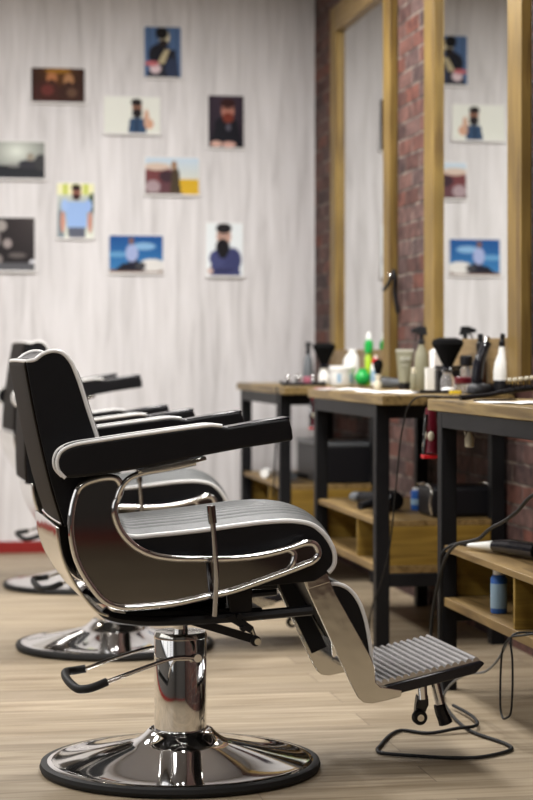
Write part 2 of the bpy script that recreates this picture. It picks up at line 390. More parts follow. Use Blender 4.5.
# ceiling lamps
def ceiling_lamp(x, y, label, power):
    t = thing('ceiling_light', (x, y, ZC), label, 'ceiling light', 'square ceiling lights')
    MB().box((-.31, -.31, -.03), (.31, -.28, 0)).box((-.31, .28, -.03), (.31, .31, 0)).box((-.31, -.28, -.03), (-.28, .28, 0)).box((.28, -.28, -.03), (.31, .28, 0)).build('light_frame', 'white', t)
    MB().box((-.28, -.28, -.022), (.28, .28, -.004)).build('diffuser', 'lamp', t)
    l = area('lamp_light', (0, 0, -.04), (0, 0, 0), .54, .54, power, (1.0, .975, .955)); l.parent = t
WHERE = {0.2: 'behind the photographer', 2.6: 'in front of the nearest chair', 4.8: 'level with the nearest chair', 6.6: 'level with the middle chair', 8.2: 'closest to the whitewashed rear wall'}
for x, side_ in ((-1.2, 'left side'), (1.05, 'mirror side')):
    for y, pw in ((0.2, 12), (2.6, 20), (4.8, 36), (6.6, 50), (8.2, 66)):
        ceiling_lamp(x, y, 'square ceiling light panel on the %s, %s' % (side_, WHERE[y]), pw)

# ------------------------------------------------------------------ barber chair
# local frame: x forward, y away from the camera side, z up; root at the middle of the base on the floor
UPPER = set()
def up(o): UPPER.add(o.name); return o
def P3(pts, y): return [(x, y, z) for x, z in pts]

def make_chair(loc, rz, label):
    t = thing('barber_chair', loc, label, 'barber chair', 'black barber chairs facing the mirrors', rz)
    # --- base
    MB().lathe([(.318, .003), (.350, .003), (.354, .012), (.351, .022), (.340, .026), (.322, .022)], 96).build('base_ring', 'rubber', t)
    prof = [(.10, .004), (.33, .010), (.338, .0225), (.332, .0265)]
    for i in range(1, 25):
        u = i / 24; r = .332 + (.079 - .332) * u
        prof.append((r, .0265 + .055 * (u ** 1.35) + (.020 * max(0, (u - .80) / .20) ** 2)))
    prof.append((.070, .1025)); 
    MB().lathe(prof, 96).build('base_disc', 'chrome', t, smooth=50)
    MB().lathe([(.066, .09), (.066, .338), (.063, .345), (.0, .345)], 64).build('column', 'chrome', t)
    MB().lathe([(.0672, .281), (.0672, .284), (.066, .2845)], 64).lathe([(.0675, .330), (.0675, .338), (.064, .346)], 64).build('column_band', 'chrome_soft', t)
    up(MB().cyl((0, 0, .20), (0, 0, .43), .019, 24).build('piston', 'chrome', t))
    # --- foot pump
    pm = MB().tube([(.030, -.075, .288), (-.02, -.083, .292), (-.06, -.10, .287), (-.23, -.135, .238)], .0052, 12, 8)
    pm.tube([(-.02, .075, .296), (-.07, .085, .292), (-.24, .065, .247)], .0052, 12, 8)
    pm.cyl((.030, -.082, .288), (.030, -.064, .288), .010, 20)
    pe = pm.build('pump_pedal', 'chrome', t)
    MB().tube([(-.205, -.130, .246), (-.245, -.140, .234), (-.270, -.128, .230), (-.284, -.085, .234), (-.290, .01, .242), (-.282, .050, .245), (-.260, .065, .245), (-.232, .064, .249)], .0105, 14, 8).build('rubber_grip', 'rubber', pe)
    # --- under frame
    for sy in (-1, 1):
        up(MB().tube([(-.232, sy * .20, .430), (-.215, sy * .20, .416), (-.15, sy * .20, .403), (.03, sy * .20, .402), (.285, sy * .20, .416)], .013, 8, 6).build('frame_rail', 'satin_black', t))
    fm = MB().box((-.17, -.16, .398), (.17, .16, .42)).box((-.10, -.06, .42), (.10, .06, .50)).box((-.20, -.20, .47), (.20, .20, .50))
    fm.prism([(.085, .395), (.135, .395), (.135, .50), (.065, .50)], -.205, -.19).prism([(.085, .395), (.135, .395), (.135, .50), (.065, .50)], .19, .205)
    fm.prism([(.062, .405), (.128, .365), (.138, .380), (.09, .415)], -.215, -.205)
    up(fm.build('seat_mount', 'satin_black', t, bevel=.003))
    lk = MB().bar((-.02, -.17, .398), (.145, -.17, .345), .018, .02).cyl((.148, -.185, .342), (.148, -.155, .342), .013, 16)
    lk.cyl((.11, -.225, .378), (.11, -.20, .378), .007, 12).cyl((.10, -.225, .408), (.10, -.20, .408), .007, 12)
    up(lk.build('linkage_bar', 'satin_black', t))
    up(MB().cyl((.150, -.20, .342), (.150, -.15, .342), .0085, 14).cyl((.150, -.17, .342), (.138, -.17, .375), .006, 10).build('linkage_bolt', 'chrome_soft', t))
    # --- seat cushion
    w = .245
    pp = catmull([Vector((x, 0, z)) for x, z in [(-.26, .66), (-.215, .640), (-.192, .618), (-.165, .609), (-.11, .612), (0, .621), (.097, .632), (.16, .638), (.23, .639), (.278, .628), (.312, .598), (.331, .560), (.330, .530), (.316, .512)]], 6)
    pp = [p for p in pp]
    body = [(p.x, p.z) for p in pp] + [(.28, .492), (.0, .472), (-.24, .47)]
    up(MB().prism(body, -w, w).build('seat_body', 'vinyl', t, bevel=.006))
    # silver pleated top over it
    n = len(pp); rows = []
    m = 150
    for i in range(n):
        a = pp[max(i - 1, 0)]; b = pp[min(i + 1, n - 1)]; d = (b - a).normalized(); nn = Vector((-d.z, 0, d.x))
        endf = min(1, i / 5, (n - 1 - i) / 6)
        row = []
        for j in range(m + 1):
            y = -w + 2 * w * j / m; q = y / w
            crown = .030 * (1 - abs(q) ** 2.6)
            pl = 0
            if abs(y) < .19:
                ph = ((y + .19) / .38 * 12) % 1
                pl = -.0075 * (1 - abs(math.sin(PI * ph)) ** .45)
            row.append(pp[i] + nn * (.001 + (crown + pl) * (.35 + .65 * endf)) + Vector((0, y, 0)))
        rows.append(row)
    up(MB().grid(rows).build('seat_top', 'grey_vinyl', t, smooth=60, fix=False))
    for sy in (-1, 1):
        up(MB().tube([(p.x, sy * w, p.z) for p in pp[6:]], .0058, 8, 1).build('seat_piping', 'piping', t))
    # --- backrest
    side = [(-.331, .635), (-.352, .70), (-.372, .775), (-.402, .912), (-.418, 1.000), (-.421, 1.022), (-.412, 1.034), (-.401, 1.030)]
    top = [(-.385, 1.043), (-.362, 1.051), (-.340, 1.048), (-.320, 1.030), (-.303, .995), (-.276, .913), (-.252, .838), (-.238, .78), (-.215, .66)]
    wb_ = .218
    prof = [(v.x, v.z) for v in catmull([(x, 0, z) for x, z in side], 4)] + [(v.x, v.z) for v in catmull([(x, 0, z) for x, z in top], 4)]
    bb = MB(); N = len(prof); R_ = []
    cx = sum(p[0] for p in prof) / N; cz = sum(p[1] for p in prof) / N
    mcount = 24
    for j in range(mcount + 1):
        y = -wb_ + 2 * wb_ * j / mcount; q = abs(y / wb_)
        R_.append([(x + (.012 * (1 - q ** 2.5) if i > 32 else -.003 * (1 - q ** 2.5)), y, z) for i, (x, z) in enumerate(prof)])
    vs = [p for r in R_ for p in r]; fs = []
    for j in range(mcount):
        for i in range(N): fs.append((j * N + i, j * N + (i + 1) % N, (j + 1) * N + (i + 1) % N, (j + 1) * N + i))
    fs.append(tuple(range(N))); fs.append(tuple(mcount * N + i for i in reversed(range(N))))
    bb.add(vs, fs)
    bo = bb.build('backrest', 'vinyl', t, bevel=.005, smooth=40)
    up(bo)
    # rear upholstery panel, slightly browner
    rear = catmull([(x, 0, z) for x, z in side], 5)
    rr = []
    for p in rear[:-6]:
        rr.append([Vector((p.x - .0055 + (.003 * abs(k / 12) ** 4), k / 12 * (wb_ - .006), p.z)) for k in range(-12, 13)])
    up(MB().grid(rr).build('rear_panel', 'vinyl_rear', t, solid=.004, smooth=60, fix=False))
    # front upholstery
    fr_ = catmull([(x, 0, z) for x, z in top[3:]], 6); rr = []
    for i, p in enumerate(fr_):
        e_ = min(1, i / 5); row = []
        for k in range(0, 121):
            y = (k / 60 - 1) * (wb_ - .008); ph = ((y + .19) / .38 * 12) % 1
            pl = -.006 * (1 - abs(math.sin(PI * ph)) ** .45) if abs(y) < .19 else 0
            row.append(Vector((p.x + .004 + .014 * e_ * (1 - abs(y / wb_) ** 3) + pl * e_, y, p.z)))
        rr.append(row)
    up(MB().grid(rr).build('front_panel', 'grey_vinyl', t, solid=.003, smooth=60, fix=False))
    pth = catmull([(x, 0, z) for x, z in [(-.401, 1.030)] + top[:-1]], 5)
    for sy in (-1, 1):
        up(MB().tube([(p.x, sy * wb_, p.z + .001) for p in pth], .0048, 8, 1).build('back_piping', 'piping', t))
    up(MB().tube([(-.401, -wb_, 1.031), (-.418, -wb_ + .003, 1.028), (-.425, -.15, 1.028), (-.427, 0, 1.029), (-.425, .15, 1.028), (-.418, wb_ - .003, 1.028), (-.401, wb_, 1.031)], .0045, 8, 4).build('back_piping', 'piping', t))
    up(MB().tube([(-.338, -.210, .640), (-.342, 0, .640), (-.338, .210, .640)], .004, 8, 4).build('lower_trim', 'chrome', t))
    # --- rear metal shell wrapping under the back
    rs = catmull([(-.345, 0, .636), (-.340, 0, .590), (-.322, 0, .535), (-.290, 0, .480), (-.250, 0, .434), (-.225, 0, .424)], 6)
    up(MB().grid([[Vector((p.x, k / 10 * .262, p.z)) for k in range(-10, 11)] for p in rs]).build('rear_shell', 'chrome_soft', t, solid=.006, smooth=60, fix=False))
    # --- side shells
    loop = [(-.212, .752), (-.262, .748), (-.295, .732), (-.309, .700), (-.316, .655), (-.314, .608), (-.302, .558), (-.274, .506), (-.236, .461), (-.196, .446), (-.141, .446), (-.074, .451), (-.004, .464), (.067, .477), (.128, .496), (.186, .515), (.243, .535), (.272, .547), (.283, .562), (.275, .583), (.255, .589), (.201, .574), (.132, .560), (.064, .555), (-.004, .556), (-.074, .559), (-.128, .570), (-.168, .592), (-.198, .626), (-.213, .666), (-.212, .690), (-.200, .716), (-.198, .735)]
    lp = catmull([(x, 0, z) for x, z in loop], 5, True)
    for sy in (-1, 1):
        y = sy * .272
        mm = MB(); mm.prism([(p.x, p.z) for p in lp], y - .006, y + .004)
        sp = up(mm.build('side_panel', 'dark_chrome', t, smooth=30))
        MB().tube([(p.x, y - .003 * 1 + sy * .004, p.z) for p in lp], .0082, 14, 1, closed=True).build('chrome_trim', 'chrome', sp)
        MB().tube([(-.209, y + sy * .006, .690), (-.200, y + sy * .010, .725), (-.180, y + sy * .012, .750), (-.150, y + sy * .012, .762), (-.078, y + sy * .012, .774), (-.02, y + sy * .012, .786)], .0075, 12, 6).build('chrome_trim', 'chrome', sp)
        MB().tube([(.175, y + sy * .004, .568), (.205, y + sy * .006, .574), (.222, y + sy * .008, .565), (.220, y + sy * .008, .545), (.205, y + sy * .006, .522)], .0075, 12, 6).build('chrome_trim', 'chrome', sp)
        # --- armrest
        arm = [(-.295, .757), (-.337, .755), (-.350, .774), (-.353, .797), (-.344, .817), (-.319, .831), (-.249, .843), (-.131, .859), (-.036, .871), (.010, .876), (.035, .874), (.055, .872), (.079, .876), (.133, .884), (.200, .892), (.209, .866), (.212, .838), (.133, .827), (.084, .820), (-.012, .803), (-.131, .779), (-.249, .762)]
        ya, yb = (-.318, -.248) if sy < 0 else (.248, .318)
        am = up(MB().prism(arm, ya, yb).build('armrest', 'vinyl', t, bevel=.007, segs=3))
        pi_ = catmull([(x, 0, z) for x, z in [(-.334, .756), (-.350, .774), (-.353, .797), (-.344, .817), (-.319, .831), (-.249, .843), (-.131, .859), (-.036, .871), (.010, .876), (.038, .874)]], 5)
        MB().tube([(p.x, ya + .001, p.z) for p in pi_], .0043, 8, 1).build('arm_piping', 'piping', am)
        MB().tube([(p.x, yb - .001, p.z) for p in pi_], .0043, 8, 1).build('arm_piping', 'piping', am)
        row = [[Vector((p.x, ya + .006 + (yb - ya - .012) * k / 8, p.z + .0015 + .0018 * math.sin(PI * k / 8))) for k in range(9)] for p in pi_[18:]]
        MB().grid(row).build('arm_pad', 'grey_vinyl', am, solid=.003, smooth=60, fix=False)
        MB().prism([(.048, .871), (.135, .886), (.201, .895), (.204, .888), (.133, .878), (.055, .866)], ya + .002, yb - .002).build('arm_tip_cap', 'gloss_black', am, bevel=.003)
        MB().prism([(-.16, .770), (-.02, .798), (.0, .802), (.002, .794), (-.02, .788), (-.15, .764)], ya + .006, yb - .006).build('arm_bracket', 'chrome_soft', am, bevel=.001)
    # --- recline lever
    lv = MB().tube([(.008, -.335, .684), (.012, -.335, .647), (.017, -.332, .588), (.022, -.326, .529), (.024, -.312, .482), (.023, -.300, .422)], .0068, 14, 6)
    lv.cyl((.023, -.300, .430), (.023, -.19, .425), .007, 12)
    lo = up(lv.build('recline_lever', 'smoked_chrome', t))
    MB().tube([(.0075, -.335, .688), (.0095, -.335, .665), (.012, -.335, .645)], .0105, 14, 1).build('lever_grip', 'dark_chrome', lo, bevel=.001)
    # --- leg rest
    for sy in (-1, 1):
        y = sy * .215
        strap = [(.252, .522), (.275, .530), (.314, .524), (.318, .512), (.314, .503), (.327, .488), (.338, .462), (.430, .300), (.441, .272), (.443, .236), (.455, .224), (.511, .214), (.507, .198), (.470, .190), (.434, .184), (.412, .187), (.398, .200), (.380, .232), (.262, .486)]
        st = up(MB().prism(strap, y - .005, y + .005).build('leg_strap', 'chrome_soft', t, bevel=.002))
        # raised bend near the hinge and bolts
        MB().prism([(.262, .500), (.316, .516), (.326, .486), (.270, .470)], y + sy * .005, y + sy * .010).build('hinge_plate', 'chrome_soft', st, bevel=.002)
        MB().prism([(.262, .498), (.300, .510), (.412, .292), (.425, .262), (.385, .245), (.270, .480)], y - sy * .0055, y - sy * .008).build('inner_dark_sheet', 'satin_black', st)  # added black sheet, puts the strap's dark reflection into colour
        MB().cyl((.262, y - .004, .505), (.262, y + sy * .02, .505), .009, 14).cyl((.245, y - .02, .497), (.245, y + .02, .497), .008, 12).build('bolt', 'chrome', st)
    up(MB().cyl((.30, -.215, .49), (.30, .215, .49), .012, 14).build('hinge_rod', 'satin_black', t))
    calf = [(.318, .474), (.345, .478), (.372, .470), (.393, .452), (.410, .425), (.423, .388), (.431, .350), (.438, .300), (.438, .286), (.428, .284), (.41, .31), (.33, .44)]
    up(MB().prism(calf, -.195, .195).build('calf_pad', 'vinyl', t, bevel=.007, segs=3))
    cp = catmull([(x, 0, z) for x, z in calf[:9]], 5)
    for sy in (-1, 1): up(MB().tube([(p.x, sy * .193, p.z) for p in cp], .0055, 8, 1).build('calf_piping', 'piping', t))
    up(MB().grid([[Vector((p.x + .004, k / 8 * .18, p.z + .002)) for k in range(-8, 9)] for p in cp[4:]]).build('calf_front', 'grey_vinyl', t, solid=.004, smooth=60, fix=False))
    # --- foot plate with ribs across
    x0, z0, x1, z1 = .443, .228, .716, .281
    dx, dz = x1 - x0, z1 - z0; L_ = math.hypot(dx, dz); ux, uz = dx / L_, dz / L_
    NR = 15; poly = []
    for i in range(NR):
        for q, hgt in ((0, -.001), (.18, .005), (.5, .0085), (.82, .005)):
            s_ = (i + q) / NR * L_; poly.append((x0 + ux * s_ - uz * hgt, z0 + uz * s_ + ux * hgt))
    poly.append((x1, z1))
    poly += [(x1 + .001, z1 - .006), (x0 + .002, z0 - .006)]
    fp = up(MB().prism(poly, -.205, .205).build('foot_plate', 'alu', t, smooth=60))
    MB().prism([(x0 + .03, z0 - .003), (x1 + .004, z1 - .003), (x1 + .012, z1 - .010), (x1 - .012, z1 - .034), (x0 + .07, z0 - .022), (x0 + .03, z0 - .025)], -.212, .212).build('plate_tray', 'gloss_black', fp, bevel=.003)
    # --- wheels under the foot plate
    for (xa, za, xb, zb, yy) in ((.614, .232, .618, .158, -.04), (.658, .242, .692, .110, .03)):
        c = up(MB().cyl((xa, yy, za), (xb, yy, zb), .0130, 18).build('wheel_post', 'chrome', t))
        if yy < 0:
            MB().prism([(.600, .142), (.604, .168), (.632, .168), (.634, .142), (.620, .112), (.598, .120)], yy - .004, yy + .018).build('fork', 'gloss_black', c, bevel=.003)
            MB().lathe([(.006, -.011), (.017, -.011), (.0195, -.006), (.0195, .006), (.017, .011), (.006, .011)], 24, (.606, yy - .012, .113), 'y').build('wheel', 'rubber', c)
            MB().lathe([(.0, -.0125), (.009, -.0125), (.009, .0125), (.0, .0125)], 20, (.606, yy - .012, .113), 'y').build('wheel_hub', 'chrome_soft', c)
        else:
            MB().tube([(.684, yy, .130), (.689, yy, .112), (.698, yy, .092), (.703, yy, .078)], lambda u: .0155 + .004 * u, 10, 1).build('fork', 'gloss_black', c, bevel=.002)
    return t

chair = make_chair((.623, 4.888, 0), 2.6, 'nearest barber chair in sharp focus, black and silver with white piping')
BACK = ('backrest', 'rear_panel', 'front_panel', 'back_piping', 'lower_trim')
def shift(root, dx):
    for ch in root.children:
        b_ = ch.name.split('.')[0]
        if b_ not in ('base_ring', 'base_disc', 'column', 'column_band', 'pump_pedal', 'piston'): ch.location.x += dx
for ch in chair.children:
    if ch.name.split('.')[0] in BACK: ch.location.x += .007
shift(chair, .007)
def lift(root, dz):
    for ch in root.children:
        base = ch.name.split('.')[0]
        if base not in ('base_ring', 'base_disc', 'column', 'column_band', 'pump_pedal'): ch.location.z += dz
def upright(root, deg):
    px, pz = -.33, .63; a = R(deg); rot = Matrix.Rotation(a, 4, 'Y')
    piv = Matrix.Translation((px, 0, pz)); m = piv @ rot @ piv.inverted()
    for ch in root.children:
        if ch.name.split('.')[0] in ('backrest', 'rear_panel', 'front_panel', 'back_piping', 'lower_trim'):
            lz = ch.location.z
            mm = Matrix.Translation((0, 0, lz)) @ m
            ch.location = mm.to_translation(); ch.rotation_euler = mm.to_euler()
c2 = dup(chair, (.652, 6.961, 0), 2, 'blurred middle barber chair directly behind the nearest one'); lift(c2, -.035); shift(c2, .022)
upright(c2, 15)
c3 = dup(chair, (.675, 8.83, 0), 5, 'farthest barber chair, nearest the rear wall, turned slightly away'); lift(c3, .065); upright(c3, 20)

# ------------------------------------------------------------------ work stations
def make_station(loc, label):
    t = thing('barber_station', loc, label, 'work table', 'wood and steel stations along the brick wall')
    hx, hl, T = .241, .683, .903
    MB().box((-hx, -hl, T - .036), (hx, hl, T)).build('worktop', 'top_wood', t, bevel=.003)
    li = hl - .11
    for sx in (-1, 1):
        for sy in (-1, 1):
            x = sx * (hx - .028); y = sy * (li - .026)
            MB().box((x - .025, y - .025, 0), (x + .025, y + .025, T - .036)).build('leg', 'steel_black', t, bevel=.0025)
    for sx in (-1, 1):
        x = sx * (hx - .028); MB().box((x - .024, -li + .051, T - .086), (x + .024, li - .051, T - .036)).build('top_rail', 'steel_black', t, bevel=.002)
    for sy in (-1, 1):
        y = sy * (li - .026); MB().box((-hx + .053, y - .024, T - .086), (hx - .053, y + .024, T - .036)).build('top_rail', 'steel_black', t, bevel=.002)
        MB().box((-hx + .053, y - .024, .215), (hx - .053, y + .024, .262)).build('lower_rail', 'steel_black', t, bevel=.002)
    a = li - .005
    MB().box((-hx + .012, -a, .432), (hx - .03, a, .452)).build('shelf_board', 'shelf_wood', t, bevel=.002)
    MB().box((-hx + .012, -a, .263), (hx - .03, a, .290)).build('shelf_board', 'shelf_wood', t, bevel=.002)
    for sy in (-1, 1):
        y = sy * (a - .012); MB().box((-hx + .055, y - .011, .2905), (hx - .055, y + .011, .4315)).build('end_panel', 'panel_wood', t, bevel=.001)
    for y in (-.20,):
        MB().box((-hx + .016, y - .009, .2905), (hx - .035, y + .009, .4315)).build('divider', 'panel_wood', t, bevel=.001)
    MB().box((hx - .034, -a + .03, .2905), (hx - .031, a - .03, .4315)).build('back_panel', 'panel_wood', t)
    return t
st1 = make_station((1.804, 5.357, 0), 'nearest wooden worktop station on the right with clipper on its shelf')
st2 = dup(st1, (1.804, 7.352, 0), 0, 'middle wood and black steel station holding spray bottles and duster')
st3 = dup(st1, (1.804, 9.282, 0), 0, 'farthest wood and steel station beside the whitewashed rear wall')

# ------------------------------------------------------------------ mirrors
def make_mirror(y0, y1, z0, z1, label, tilt=0, fw=.13):
    t = thing('wall_mirror', (XR - .002, (y0 + y1) / 2, z0), label, 'mirror', 'tall wood framed mirrors on the brick wall')
    hw = (y1 - y0) / 2; H_ = z1 - z0; d = .037
    MB().box((-d, -hw, 0), (0, -hw + fw, H_)).build('frame_stile', 'frame_wood', t, bevel=.002)
    MB().box((-d, hw - fw, 0), (0, hw, H_)).build('frame_stile', 'frame_wood', t, bevel=.002)
    MB().box((-d - .001, -hw + fw, 0), (0, hw - fw, fw)).build('frame_rail', 'frame_wood_h', t, bevel=.002)
    MB().box((-d - .001, -hw + fw, H_ - fw), (0, hw - fw, H_)).build('frame_rail', 'frame_wood_h', t, bevel=.002)
    g = MB().box((-.008, -hw + fw, fw), (-.004, hw - fw, H_ - fw)).build('mirror_glass', 'mirror', t)
    g.location.x = -.004; g.rotation_euler.z = R(tilt)
    return t
make_mirror(8.46, 9.77, .94, 2.81, 'far tall mirror in honey wood frame above the farthest station')
make_mirror(6.50, 7.85, .94, 3.0, 'nearer tall mirror reflecting the pinned photo prints', .40, .165)

# ------------------------------------------------------------------ photo prints on the rear wall
def lerp(a, b, t): return tuple(x + (y - x) * t for x, y in zip(a, b))
def sl(c): return tuple((v / 255 / 12.92 if v / 255 <= .04045 else ((v / 255 + .055) / 1.055) ** 2.4) for v in c)
def painter(bg, shapes):
    """bg(u,v)->srgb; shapes: ('e',cx,cy,rx,ry,col) ellipse / ('r',x0,y0,x1,y1,col) rectangle / ('t',x0,x1,y0,x2,x3,y1,col) trapezoid; v runs up"""
    def f(u, v):
        c = bg(u, v)
        for s in shapes:
            if s[0] == 'e':
                d = math.hypot((u - s[1]) / s[3], (v - s[2]) / s[4]); k = min(1, max(0, (1.1 - d) / .2))
            elif s[0] == 'r':
                k = 1 if s[1] <= u <= s[3] and s[2] <= v <= s[4] else 0
            else:
                _, a0, a1, v0, b0, b1, v1, _c = s
                q = (v - v0) / (v1 - v0); k = 1 if 0 <= q <= 1 and a0 + (b0 - a0) * q <= u <= a1 + (b1 - a1) * q else 0
            c = lerp(c, s[-1], k)
        return c
    return f
def photo_print(x0, z1, x1, z0, paint, label, pins=True):
    w_, h_ = x1 - x0, z1 - z0
    nx, nz = int(w_ / .0045), int(h_ / .0045)
    me = bpy.data.meshes.new('photo_print'); vs = []; fs = []
    curl = random.uniform(.006, .02); cols = []
    for j in range(nz + 1):
        v = j / nz
        for i in range(nx + 1):
            u = i / nx
            vs.append((-w_ / 2 + w_ * u, -.003 - curl * (1 - v) ** 4 - .004 * math.sin(PI * u) * (1 - v), h_ * (v - .5)))
            bx, bz = .0075 / w_, .0075 / h_
            if u < bx or u > 1 - bx or v > 1 - bz or v < bz * 1.6: c = (226, 224, 222)
            else: c = paint((u - bx) / (1 - 2 * bx), (v - bz) / (1 - 2 * bz))
            cols.append((*sl(c), 1))
    for j in range(nz):
        for i in range(nx): a = j * (nx + 1) + i; fs.append((a, a + 1, a + nx + 2, a + nx + 1))
    me.from_pydata(vs, [], fs); me.update()
    at = me.color_attributes.new('ink', 'FLOAT_COLOR', 'POINT')
    for i, c in enumerate(cols): at.data[i].color = c
    me.materials.append(M['print']); me.shade_smooth()
    o = bpy.data.objects.new('photo_print', me); COL.objects.link(o)
    o.location = ((x0 + x1) / 2, YB, (z0 + z1) / 2)
    md = o.modifiers.new('solid', 'SOLIDIFY'); md.thickness = .0004
    tag(o, label, 'photo print', 'photo prints pinned on the rear wall')
    for sx in (-1, 1):
        MB().sphere((sx * (w_ / 2 - .006), -.006, h_ / 2 - .006), .0042, 8).build('pin', 'paper', o)
    return o
SK = (196, 150, 120)
photo_print(.521, 2.572, .816, 2.373, painter(lambda u, v: lerp((52, 30, 22), (104, 66, 26), max(0, 1 - abs(u - .5) * 2) * v), [
    ('e', .3, .3, .26, .36, (66, 34, 28)), ('e', .75, .28, .24, .34, (58, 34, 26)), ('e', .38, .72, .10, .19, (176, 116, 76)), ('e', .70, .66, .10, .19, (168, 122, 84)), ('e', .38, .60, .07, .07, (60, 32, 24)), ('e', .70, .54, .07, .07, (56, 32, 24)), ('e', .30, .36, .12, .16, (104, 50, 44)), ('e', .76, .30, .10, .14, (96, 70, 54)), ('e', .5, .92, .25, .07, (150, 104, 30))]),
    'dark brown photo print of two bearded people, upper left of wall')
photo_print(1.12, 2.806, 1.33, 2.518, painter(lambda u, v: lerp((70, 92, 128), (92, 122, 165), (0.5 + .5 * math.sin(u * 34)) * .6 + .2 * v), [
    ('t', .05, .95, 0, .30, .85, .55, (38, 40, 50)), ('e', .42, .45, .30, .22, (28, 28, 36)), ('e', .55, .80, .15, .17, (206, 196, 166)), ('e', .48, .88, .17, .12, (20, 18, 20)), ('e', .52, .68, .13, .07, (40, 32, 30)), ('t', .35, .55, .28, .55, .70, .55, (188, 176, 142)), ('e', .30, .18, .16, .10, (222, 200, 205)), ('e', .20, .28, .20, .05, (196, 110, 116)), ('e', .75, .2, .18, .2, (50, 60, 84))]),
    'tall blue photo print of a seated person in dark jacket, highest on wall')
photo_print(.907, 2.428, 1.217, 2.216, painter(lambda u, v: lerp((222, 224, 214), (232, 234, 226), v), [
    ('t', .42, .76, 0, .46, .74, .42, (50, 74, 104)), ('e', .80, .28, .09, .14, (206, 160, 134)), ('e', .76, .45, .05, .22, (204, 164, 140)), ('e', .59, .72, .09, .20, (150, 108, 88)), ('e', .58, .86, .10, .10, (34, 26, 26)), ('e', .59, .56, .09, .13, (30, 24, 26)), ('r', .56, .02, .60, .38, (34, 52, 78))]),
    'white photo print of a bearded person in denim vest')
photo_print(1.465, 2.446, 1.671, 2.149, painter(lambda u, v: lerp((36, 28, 38), (66, 52, 66), v * (1 - abs(u - .5))), [
    ('t', .02, .98, 0, .24, .80, .52, (20, 20, 28)), ('e', .5, .45, .32, .16, (20, 20, 28)), ('e', .55, .72, .19, .19, (176, 120, 104)), ('e', .55, .86, .21, .09, (52, 26, 24)), ('e', .56, .58, .16, .10, (116, 52, 38)), ('r', .36, .74, .76, .765, (26, 20, 24)), ('e', .22, .08, .17, .06, (204, 164, 150)), ('e', .58, .07, .20, .06, (200, 158, 146)), ('e', .57, .40, .07, .07, (86, 84, 96))]),
    'dark photo print of a red bearded person in glasses')
photo_print(.322, 2.178, .605, 1.966, painter(lambda u, v: lerp((104, 106, 102), (224, 230, 220), max(0, 1 - math.hypot(u - .45, (v - .75) * 1.1) * 1.3)), [
    ('t', 0, 1, 0, 0, 1, .36, (40, 42, 46)), ('e', .70, .40, .22, .12, (52, 52, 58)), ('e', .72, .60, .07, .11, (150, 142, 128)), ('e', .40, .36, .12, .05, (128, 128, 126)), ('e', .92, .45, .12, .22, (60, 60, 62))]),
    'grey landscape photo print with dark foreground, at left edge')
photo_print(1.125, 2.107, 1.427, 1.893, painter(lambda u, v: lerp((222, 210, 180), (190, 208, 224), v) if v > .42 else (206, 166, 44), [
    ('t', 0, .62, 0, 0, .50, .42, (94, 60, 66)), ('e', .25, .55, .30, .22, (112, 62, 64)), ('e', .14, .22, .14, .18, (162, 142, 146)), ('e', .40, .50, .14, .16, (60, 40, 48)), ('e', .22, .76, .25, .10, (206, 186, 170)), ('t', .46, .66, 0, .50, .63, .70, (70, 58, 42)), ('e', .54, .80, .055, .12, (150, 116, 86)), ('r', 0, 0, .7, .07, (84, 66, 60))]),
    'photo print of a person by an old car in yellow field')
photo_print(.658, 1.961, .864, 1.656, painter(lambda u, v: lerp((150, 160, 164), (226, 230, 214), min(1, abs(v - .5) * 2)) if v < .8 else lerp((190, 200, 90), (240, 236, 200), .5 + .5 * math.sin(u * 22)), [
    ('r', 0, .02, .2, .5, (120, 134, 142)), ('e', .95, .65, .10, .18, (60, 80, 50)), ('e', .14, .30, .06, .20, (200, 140, 120)), ('e', .90, .30, .06, .20, (196, 138, 120)), ('t', .30, .76, 0, .28, .78, .24, (92, 96, 110)), ('t', .26, .80, .2, .22, .84, .68, (150, 180, 226)), ('e', .20, .60, .10, .12, (158, 186, 230)), ('e', .86, .60, .10, .12, (150, 178, 226)), ('e', .53, .84, .12, .14, (150, 100, 86)), ('e', .52, .93, .13, .06, (44, 30, 30)), ('e', .52, .76, .11, .06, (56, 34, 34))]),
    'photo print of a person in a light blue polo shirt')
photo_print(.300, 1.777, .552, 1.479, painter(lambda u, v: lerp((34, 30, 32), (70, 64, 64), v * u), [
    ('e', .25, .85, .14, .11, (150, 144, 140)), ('e', .40, .52, .10, .09, (148, 138, 136)), ('e', .2, .62, .05, .14, (120, 112, 112)), ('e', .18, .22, .11, .10, (126, 118, 116)), ('e', .62, .30, .2, .05, (92, 86, 84)), ('e', .95, .16, .07, .06, (220, 220, 226)), ('t', 0, 1, 0, 0, 1, .16, (84, 84, 88))]),
    'dim black and white photo print at left, lowest of the prints there')
photo_print(.933, 1.689, 1.233, 1.473, painter(lambda u, v: lerp((58, 124, 176), (30, 78, 140), v), [
    ('e', .65, .72, .22, .10, (130, 172, 208)), ('e', .15, .5, .2, .08, (96, 150, 192)), ('r', 0, 0, 1, .10, (120, 96, 84)), ('t', .08, .75, .06, .24, .60, .26, (26, 26, 36)), ('e', .80, .22, .26, .17, (214, 212, 208)), ('t', .34, .56, .14, .36, .52, .40, (24, 24, 40)), ('e', .42, .54, .12, .24, (156, 168, 206)), ('e', .41, .86, .05, .10, (120, 90, 84)), ('e', .58, .20, .1, .1, (60, 60, 64))]),
    'bright blue sky photo print of a person on a car')
